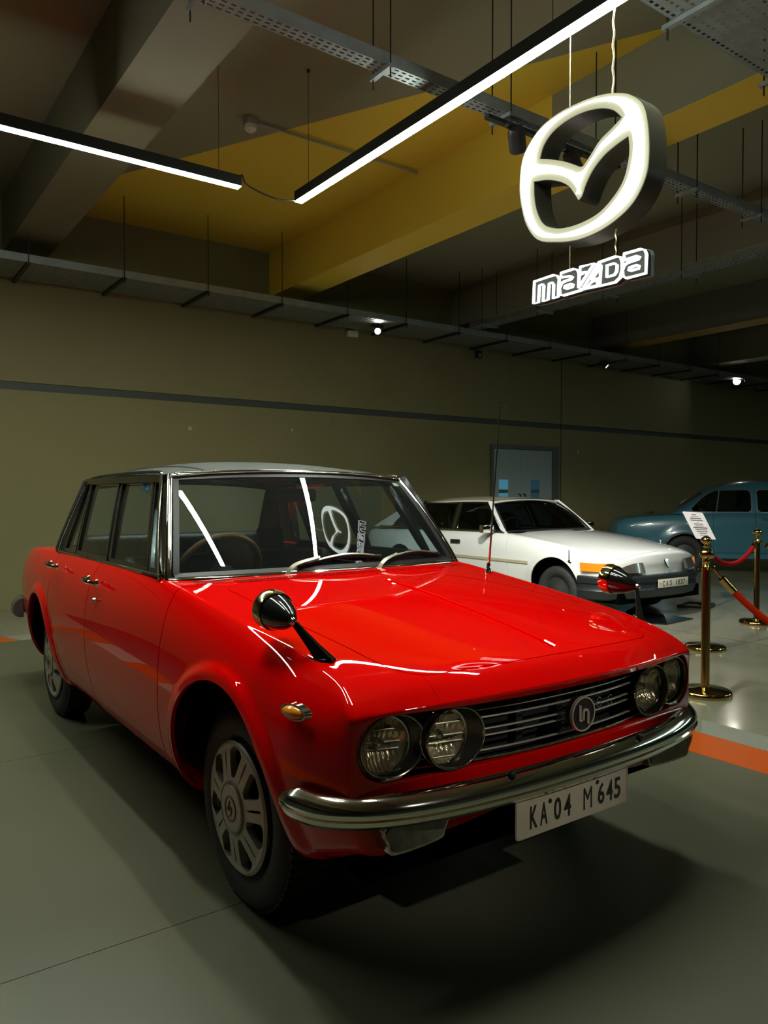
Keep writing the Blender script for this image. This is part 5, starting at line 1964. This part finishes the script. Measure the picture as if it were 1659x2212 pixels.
wg = G().grid([[wWS(s, t) for t in np.linspace(0, 1, 11)] for s in np.linspace(-1, 1, 25)]).build('windscreen', M_tint, white, sharp=180)
per = [wWS(s, 0) for s in np.linspace(-1, 1, 21)] + [wWS(1, t) for t in np.linspace(.1, 1, 9)] + [wWS(s, 1) for s in np.linspace(.9, -1, 20)] + [wWS(-1, t) for t in np.linspace(.9, .1, 8)]
G().sweep(per, [(-.012, -.01), (-.012, .008), (.010, .008), (.010, -.01)], up=np.array([(.55, 0, .8)] * len(per)), closed=True).build('seal', M_black, wg)
# roof and tailgate
rst = [(-1.165, .540, 1.180, 1.208, .05), (-1.30, .560, 1.193, 1.228, .02), (-1.7, .575, 1.192, 1.243, 0), (-2.2, .572, 1.170, 1.230, 0), (-2.55, .565, 1.125, 1.185, 0), (-3.0, .575, 1.0, 1.05, -.02), (-3.38, .60, .86, .90, -.03)]
fr_ = [1., .97, .88, .6, .3, 0, -.3, -.6, -.88, -.97, -1.]
P = np.array([[(x + bu * (1 - f * f), f * yr, zr + (zt - zr) * (1 - abs(f) ** 2.4)) for f in fr_] for x, yr, zr, zt, bu in rst])
n0, n1 = P.shape[:2]
Fq = np.array([(i * n1 + j, i * n1 + j + 1, (i + 1) * n1 + j + 1, (i + 1) * n1 + j) for i in range(n0 - 1) for j in range(n1 - 1)])
Vr2, Fr2 = subdiv(P.reshape(-1, 3), Fq, {}, 2, 2)
Nr2 = vnormals(Vr2, Fr2)
if Nr2[:, 2].mean() < 0:
    Fr2, Nr2 = Fr2[:, ::-1], -Nr2
Skin(Vr2, Nr2, [tuple(f) for f in Fr2.tolist()]).build('roof', mat('cream_white_paint', (.68, .66, .54), .3, coat=1.), white, th=.02)
for sg in (-1, 1):
    for (b0, b1), (t0, t1), zt2 in (((-.84, -1.63), (-1.25, -1.68), 1.165), ((-1.72, -2.45), (-1.76, -2.40), 1.15), ((-2.49, -2.95), (-2.44, -2.70), 1.05)):
        P = [[wSW(sg, (b0 + (b1 - b0) * a) * (1 - t) + (t0 + (t1 - t0) * a) * t, .845 + (zt2 - .845) * t, -.01) for t in np.linspace(0, 1, 6)] for a in np.linspace(0, 1, 5)]
        gl = G().grid(P).build('side_window', M_tint, white, sharp=180)
        loop = [*P[0], *[P[i][5] for i in range(1, 5)], *P[4][:5][::-1], *[P[i][0] for i in range(3, 0, -1)]]
        G().sweep(loop, [(-.010, -.008), (-.010, .009), (.010, .009), (.010, -.008)], up=np.array([(0, sg, .3)] * len(loop)), closed=True).build('window_frame', M_black_gloss, gl)
    for nm, xb0, xb1, xt0, xt1, m in (('windscreen_pillar', -.76, -.83, -1.175, -1.25, M_white), ('centre_pillar', -1.645, -1.70, -1.69, -1.745, M_chrome_old), ('rear_pillar', -2.46, -2.485, -2.41, -2.435, M_black_gloss), ('tail_pillar', -2.96, -3.35, -2.70, -2.85, M_white)):
        za, zc_ = .825, (1.185 if xt0 > -2.5 else 1.08)
        P = np.array([[wSW(sg, (xb0 + (xb1 - xb0) * a) * (1 - t) + (xt0 + (xt1 - xt0) * a) * t, za + (zc_ - za) * t, 0) for t in np.linspace(0, 1, 8)] for a in (0, .5, 1)])
        V_, F_ = shell(P, .025)
        obj(nm, V_, F_, m, white, doubles=True, sharp=40)
    G().sweep([wSW(sg, x, .838, .004) for x in np.linspace(-.80, -3.2, 16)], [(-.008, -.008), (-.008, .008), (.008, .008), (.008, -.008)]).build('belt_moulding', M_chrome_old, white)
    # door mirror
    mr = G().box((-.985, sg * .86 - .085, .835), (-.915, sg * .86 + .085, .925)).build('door_mirror', M_chrome, white, bevel=.012)
    G().bar((-.95, sg * .73, .85), (-.95, sg * .80, .87), .05, .03).build('mirror_arm', M_bump, mr)
    # wrap-round lamp unit: amber corner, clear front
    def lampface(y0, y1, z0, z1, m, nm, x_off=.004, n=12):
        P = []
        for y in np.linspace(y0, y1, n):
            row = []
            for z in np.linspace(z0, z1, 5):
                # nearest body point ahead of the axle at this (y, z)
                d = (np.abs(wv[:, 1]) - y) ** 2 + (wv[:, 2] - z) ** 2 + np.where(wv[:, 0] > .28, 0, 9)
                i = np.argsort(d)[:6]
                w = 1 / (d[i] + 1e-5)
                p = (wv[i] * w[:, None]).sum(0) / w.sum()
                nrm = (wn[i] * w[:, None]).sum(0)
                x = (wv[i, 0] * w).sum() / w.sum()
                row.append((x + x_off, sg * y, z))
            P.append(row)
        V_, F_ = shell(P, .006)
        return obj(nm, V_, F_, m, white, doubles=True, sharp=50)
    P = [[(.70 - .42 * max(0, y - .30) ** 1.6 * 1.6 + .052 - .35 * (z - .50), sg * y, z) for z in (.498, .53, .565, .600)] for y in np.linspace(.33, .67, 10)]
    V_, F_ = shell(P, .03)
    obj('head_lamp', V_, F_, mat('head_lamp_lens', (.07, .066, .058), .15, coat=.5, var=.2, var_scale=12), white, doubles=True, sharp=50)
    crn = cr([(.645, .665), (.61, .735), (.55, .790), (.46, .818), (.36, .832)], 4)
    P = [[(x - .10 * (z - .51), sg * (y + .004), z) for z in (.512, .54, .57, .595)] for x, y in crn]
    V_, F_ = shell(P, -.03 if sg > 0 else .03)
    obj('corner_lamp', V_, F_, M_amber, white, doubles=True, sharp=50)
# bumper with its plate
hp = [(.775, 0), (.77, .25), (.745, .45), (.70, .62), (.62, .74), (.52, .812), (.40, .845), (.33, .852)]
full = [(x, -y) for x, y in hp[::-1]] + hp[1:]
bp = cr([(x, y, .37) for x, y in full], 5)
wb = G().sweep(bp, [(-.05, .10), (-.012, .095), (0., .08), (.0, .03), (-.012, .02), (-.012, -.03), (-.004, -.045), (-.02, -.12), (-.06, -.14)]).build('front_bumper', M_bump, white, sharp=30)
G().box((.40, -.66, .20), (.70, .66, .32)).build('front_valance', M_under, white, smooth=False)
pl = G().box((.778, -.17, .335), (.784, .335, .42)).build('number_plate', mat('plate_cream', (.52, .50, .40), .45), white, bevel=.002)
for ch, cx in (('C', -.085), ('A', -.025), ('S', .035), ('1', .130), ('8', .172), ('3', .216), ('7', .260)):
    tv, tf = text_geo(ch, 1.)
    h, w = np.ptp(tv[:, 1]), np.ptp(tv[:, 0])
    ww = .036 if ch != '1' else .011
    tv = np.stack([np.full(len(tv), .7855), cx + (tv[:, 0] - (tv[:, 0].max() + tv[:, 0].min()) / 2) / w * ww, .351 + (tv[:, 1] - tv[:, 1].min()) / h * .052], -1)
    obj('plate_character', tv, tf, M_ink, pl, smooth=False)
for y in (-.14, .305):
    G().lathe([(0, .002), (.005, .0015), (.006, 0)], (.784, y, .378), (1, 0, 0), 10).build('plate_screw', M_ink, pl)
# shield badge on the nose, bonnet vent, washer jet, tow eye
G().prism([(-.026, .04), (.026, .04), (.020, -.03), (0, -.05), (-.020, -.03)], lambda a, b, d: (.765 + d - b * .35, a, .575 + b), -.01, .006).build('shield_badge', M_black_gloss, white)
ysn = np.linspace(.02, .42, 10)
G().grid([[(xw_ws(y) + .10, y, .868), (xw_ws(y) + .16, y, .862)] for y in ysn]).build('bonnet_vent', M_gap, white)
G().lathe([(0, .05), (.012, .045), (.012, .03), (.006, .02), (.006, -.02)], (.33, .52, .73), (0, 0, 1), 10).build('washer_jet', M_chrome, white)
g = G().tube([np.array([.66, .42 + .035 * math.cos(a), .235 + .04 * math.sin(a)]) for a in np.linspace(0, 2 * math.pi, 16, endpoint=False)], .012, 6, closed=True)
g.build('tow_eye', M_bump, white)


def plain_wheel(c, sg, parent, r=.29, rim=.17, m=None, name='road_wheel'):
    c = np.array(c, float)
    ax = (0, sg, 0)
    w = G().lathe([(rim - .02, -.15), (r - .04, -.16), (r - .01, -.145), (r, -.12), (r, -.035), (r - .01, -.015), (r - .05, 0), (rim + .01, -.012), (rim - .01, -.03)], c, ax, 48).build(name, mat('worn_rubber', (.022, .022, .022), .7, bump=.3, bump_scale=80), parent, sharp=60)
    G().lathe([(rim - .005, -.025), (rim - .02, -.04), (.10, -.035), (.06, -.01), (.0, -.005)], c, ax, 32).build('hub_cap', m or mat('grey_wheel', (.035, .035, .035), .5, metal=.3), w)
    return w


for x in (0., -2.60):
    for sg in (-1, 1):
        plain_wheel((x, sg * .79, .265), sg, white, .265)
        up0 = (-.1, math.pi + .1) if sg < 0 else (-math.pi - .1, .1)
        G().lathe([(0, .52), (.335, .52), (.337, .80)], (x, 0, .30), (0, sg, 0), 24, a0=up0[0], a1=up0[1]).build('wheel_housing', M_under, white)
G().box((-3.2, -.50, .18), (.45, .50, .45)).build('underbody', M_under, white, smooth=False)
G().box((-3.2, -.66, .36), (-.80, .66, .50)).build('cabin_floor', M_under, white, smooth=False)
# cabin
G().grid([[(x, y, .845 - .05 * (k / 3) ** 2) for y in np.linspace(-.66, .66, 7)] for k, x in enumerate((-.66, -.82, -.98, -1.08))]).build('dashboard', M_black, white, sharp=180)
sc2 = np.array([-1.12, -.36, .83])
G().tube([sc2 + np.array([0, 1, 0]) * math.cos(a) * .18 + unit((.45, 0, .89)) * math.sin(a) * .18 for a in np.linspace(0, 2 * math.pi, 30, endpoint=False)], .013, 8, closed=True).build('steering_wheel', mat('grey_leather', (.08, .08, .08), .5), white)
for x in (-1.75, -2.45):
    for y in (-.36, .36):
        s = cushion('seat', (x - .45 + WXO, y - .24 + WYO, .40), (x + .1 + WXO, y + .24 + WYO, .56), M_leather, white)
        cushion('seat_back', (x - .22 + WXO, y - .23 + WYO, .52), (x - .08 + WXO, y + .23 + WYO, 1.02), M_leather, s, .2)

# ================================================================== the blue saloon (own frame: x forward, rear axle over its origin)
M_blue = mat('blue_paint', (.045, .155, .205), .30, coat=1., coat_rough=.05)
BH = math.radians(39.5)
bd_ = np.array([math.cos(BH), math.sin(BH)])
bl_ = np.array([-bd_[1], bd_[0]])
bpos = np.array([-5.02, 9.38]) + bl_ * .66
blue = thing('round_saloon_car', 'rounded blue vintage saloon car standing at the far right', 'car', (bpos[0], bpos[1], 0), BH)
b_st = [(-1.05, .40, .80, .40, .52, .45, .835, -.06), (-.98, .36, .84, .50, .60, .53, .875, -.05), (-.75, .30, .885, .58, .675, .60, .925, 0), (-.4, .27, .915, .64, .715, .64, .955, 0), (0., .25, .94, .66, .735, .655, .965, 0), (.4, .25, .955, .67, .745, .665, .965, 0),
        (.9, .25, .96, .68, .75, .67, .97, 0), (1.5, .25, .95, .68, .745, .665, .965, 0), (2.0, .26, .92, .66, .725, .64, .95, 0), (2.5, .28, .88, .62, .70, .60, .93, 0), (2.95, .32, .80, .56, .64, .54, .87, .05), (3.1, .36, .70, .48, .56, .47, .78, .08)]
V, F, ix = body_cage(b_st, w_prof, w_fr, lambda f, k, xc: xc + .1 * (1 - f * f), lambda f, k, xc: xc - [.03, .06, .1, .11, .11, .10, .08][k] * (1 - f * f))
V, F = subdiv(V, F, {}, 3, 2)
BA = ((0., .31), (2.46, .31))
for c in BA:
    d = np.hypot(V[:, 0] - c[0], V[:, 2] - c[1]) - .33
    V[:, 1] += np.sign(V[:, 1]) * .03 * smoothstep(.16, .0, d) * (np.abs(V[:, 1]) > .45)
Nb = vnormals(V, F)
b0 = Skin(V, Nb, F).keep(lambda x, y, z: -y + 1e-6 + 0 * x)
b0 = b0.keep(lambda x, y, z: np.where(np.abs(y) > .45, np.minimum(np.hypot(x - BA[0][0], z - BA[0][1]), np.hypot(x - BA[1][0], z - BA[1][1])) - .33, 1.))
b0 = b0.keep(lambda x, y, z: np.where(z > .8, -np.minimum(np.minimum(.60 - np.abs(y), x + .12), 1.75 - x), 1.))
b_r = lambda x, z: np.minimum(np.minimum(x - .42, 1.03 - x), np.minimum(np.hypot(x, z - .31) - .39, z - .34))
b_f = lambda x, z: np.minimum(np.minimum(x - 1.036, 1.80 - x), z - .34)
for sg in (-1, 1):
    for nm, fn in (('rear_door', b_r), ('front_door', b_f)):
        s = b0.keep(lambda x, y, z: np.where(np.abs(y) > .4, fn(x, z), -1.))
        o = (s if sg < 0 else s.mirrored()).build(nm, M_blue, blue, th=.012)
        if nm == 'front_door':
            G().tube([(1.13, sg * .752, .885), (1.14, sg * .785, .887), (1.28, sg * .785, .885), (1.30, sg * .76, .883)], .009, 8).build('door_handle', M_chrome, o)
            G().lathe([(0, .008), (.008, .006), (.010, 0)], (1.12, sg * .752, .80), (0, sg, 0), 10).build('key_lock', M_chrome, o)
    s = b0.keep(lambda x, y, z: np.where(np.abs(y) > .4, -np.maximum(b_r(x, z), b_f(x, z)) - .004, 1.))
    (s if sg < 0 else s.mirrored()).build('body_side', M_blue, blue, th=.012)
    # wheel-arch brightwork, sill, tail lamp
    for c in BA:
        a = np.linspace(math.radians(8), math.radians(172), 24)
        G().tube([(c[0] + .335 * math.cos(q), sg * (.772 - .03 * abs(math.cos(q))), c[1] + .335 * math.sin(q)) for q in a], .012, 8).build('arch_moulding', M_chrome, blue)
    G().sweep([(x, sg * .705, .285) for x in np.linspace(.34, 2.12, 6)], [(-.02, -.035), (.02, -.035), (.03, .02), (-.02, .035)] if sg > 0 else [(-.03, .02), (-.02, -.035), (.02, -.035), (.02, .035)]).build('sill', M_blue, blue)
    G().lathe([(0, .03), (.03, .025), (.042, .0), (.045, -.02)], (-1.04, sg * .44, .74), (-1, sg * .3, 0), 18).build('tail_lamp', mat('red_lens', (.35, .01, .01), .2), blue)
    for x in (0., 2.46):
        plain_wheel((x, sg * .70, .30), sg, blue, .30, .18)
        up0 = (-.1, math.pi + .1) if sg < 0 else (-math.pi - .1, .1)
        G().lathe([(0, .46), (.34, .46), (.342, .70)], (x, 0, .31), (0, sg, 0), 24, a0=up0[0], a1=up0[1]).build('wheel_housing', M_under, blue)
# glasshouse shell with cut windows
gst = [(-.20, .54, .955, .965), (-.10, .60, .95, 1.02), (.08, .635, .95, 1.16), (.28, .655, .955, 1.31), (.55, .66, .955, 1.425), (.9, .66, .958, 1.485), (1.25, .655, .958, 1.49), (1.55, .645, .955, 1.45), (1.72, .63, .95, 1.33), (1.85, .60, .95, 1.12), (1.95, .57, .95, .97)]
ang = np.linspace(0, math.pi, 15)


def gsec(w, zb_, zt2, a):
    cx, sx = math.cos(a), math.sin(a)
    return (math.copysign(abs(cx) ** .62, cx) * (w - .10 * max(0, sx) ** 2 * 0), zb_ + (zt2 - zb_) * abs(sx) ** .80)


P = np.array([[(x, gsec(w, zb_, zt2, a)[0] * (1 - .14 * (gsec(w, zb_, zt2, a)[1] - zb_) / .54), gsec(w, zb_, zt2, a)[1]) for a in ang] for x, w, zb_, zt2 in gst])
n0, n1 = P.shape[:2]
Fq = np.array([(i * n1 + j, (i + 1) * n1 + j, (i + 1) * n1 + j + 1, i * n1 + j + 1) for i in range(n0 - 1) for j in range(n1 - 1)])
Vg, Fg = subdiv(P.reshape(-1, 3), Fq, {}, 3, 2)
Ng = vnormals(Vg, Fg)
if (Ng[:, 2]).mean() < 0:
    Fg, Ng = Fg[:, ::-1], -Ng


def rbox(u, v, u0, u1, v0, v1, r):
    qu, qv = np.abs(u - (u0 + u1) / 2) - ((u1 - u0) / 2 - r), np.abs(v - (v0 + v1) / 2) - ((v1 - v0) / 2 - r)
    return r - np.hypot(np.maximum(qu, 0), np.maximum(qv, 0)) - np.minimum(np.maximum(qu, qv), 0) * 0


w_rear = lambda x, z: np.minimum(rbox(x, z, .10, .985, .985, 1.335, .05), .36 - np.hypot((x - .55) * .62, (z - .975)) if False else (1.335 - z) - np.maximum(0, .52 - x) ** 1.7 * 1.35)
w_front = lambda x, z: rbox(x, z, 1.075, 1.66, .985, 1.335, .05)
gs = Skin(Vg, Ng, [tuple(f) for f in Fg.tolist()])
shell_b = gs
for fn in (w_rear, w_front):
    shell_b = shell_b.keep(lambda x, y, z: np.where(np.abs(y) > .38, -fn(x, z), 1.))
shell_b = shell_b.keep(lambda x, y, z: -np.where((x > 1.70), rbox(y, z, -.52, .52, 1.0, 1.36, .08), -1.)).keep(lambda x, y, z: -np.where((x < .42), rbox(y, z, -.40, .40, 1.06, 1.30, .06), -1.))
shell_b.build('roof', M_blue, blue, th=.02)
M_bglass = glass_mat('smoked_glass', (.30, .36, .38), ior=1.5)
for fn in (w_rear, w_front):
    for sg in (-1, 1):
        s = gs.keep(lambda x, y, z: np.where(sg * y > .38, fn(x, z) + .006, -1.))
        s = Skin(s.V - s.N * .012, s.N, s.F)
        gl = s.build('side_window', M_bglass, blue, th=0)
        # bright frame along the opening
        r = gs.keep(lambda x, y, z: np.where(sg * y > .38, fn(x, z) + .012, -1.)).keep(lambda x, y, z: -fn(x, z) + .002)
        Skin(r.V + r.N * .004, r.N, r.F).build('window_frame', mat('pale_chrome', (.50, .55, .55), .2, metal=.8), gl, th=.012)
        if fn is w_rear:
            G().bar((.475, sg * .645, .99), (.52, sg * .585, 1.325), .014, .014).build('window_post', mat('pale_chrome'), gl)
for sel, nm in ((lambda x, y, z: np.where(x > 1.70, rbox(y, z, -.52, .52, 1.0, 1.36, .08) + .006, -1.), 'windscreen'), (lambda x, y, z: np.where(x < .42, rbox(y, z, -.40, .40, 1.06, 1.30, .06) + .006, -1.), 'rear_window')):
    s = gs.keep(sel)
    Skin(s.V - s.N * .012, s.N, s.F).build(nm, M_bglass, blue, th=0)
bmat = np.array(base_mat(blue))


def blue_cushion(name, lo, hi, parent, tilt=0.):
    g = G().box(lo, hi)
    Vv = np.array(g.v)
    Vv[:, 0] -= (Vv[:, 2] - lo[2]) * math.tan(tilt)
    return obj(name, Vv, g.f, M_leather, parent, bevel=.04, sharp=50)


for y in (-.30, .30):
    s = blue_cushion('front_seat', (1.15, y - .24, .45), (1.62, y + .24, .60), blue)
    blue_cushion('seat_back', (1.10, y - .24, .55), (1.22, y + .24, 1.10), s, .12)
    blue_cushion('headrest', (1.03, y - .13, 1.10), (1.10, y + .13, 1.28), s, .12)
s = blue_cushion('rear_bench', (.35, -.52, .45), (.80, .52, .60), blue)
blue_cushion('bench_back', (.30, -.54, .55), (.44, .54, 1.08), s, .2)
G().box((-.85, -.42, .22), (2.9, .42, .50)).build('underbody', M_under, blue, smooth=False)
G().box((-.2, -.58, .45), (1.9, .58, .52)).build('cabin_floor', M_under, blue, smooth=False)
bpth = cr([(-.75, -.70), (-.98, -.62), (-1.12, -.40), (-1.15, 0), (-1.12, .40), (-.98, .62), (-.75, .70)], 5)
G().sweep([(x, y, .48) for x, y in bpth], [(-.03, -.05), (.01, -.04), (.02, 0), (.01, .04), (-.03, .05)] [::-1]).build('rear_bumper', M_chrome, blue, sharp=40)
hg = G().bar((-.42, -.06, .968), (-.55, -.06, .955), .05, .02).build('boot_hinge', M_chrome, blue)
G().bar((-.42, .42, .945), (-.55, .42, .935), .05, .02).build('boot_hinge', M_chrome, blue)
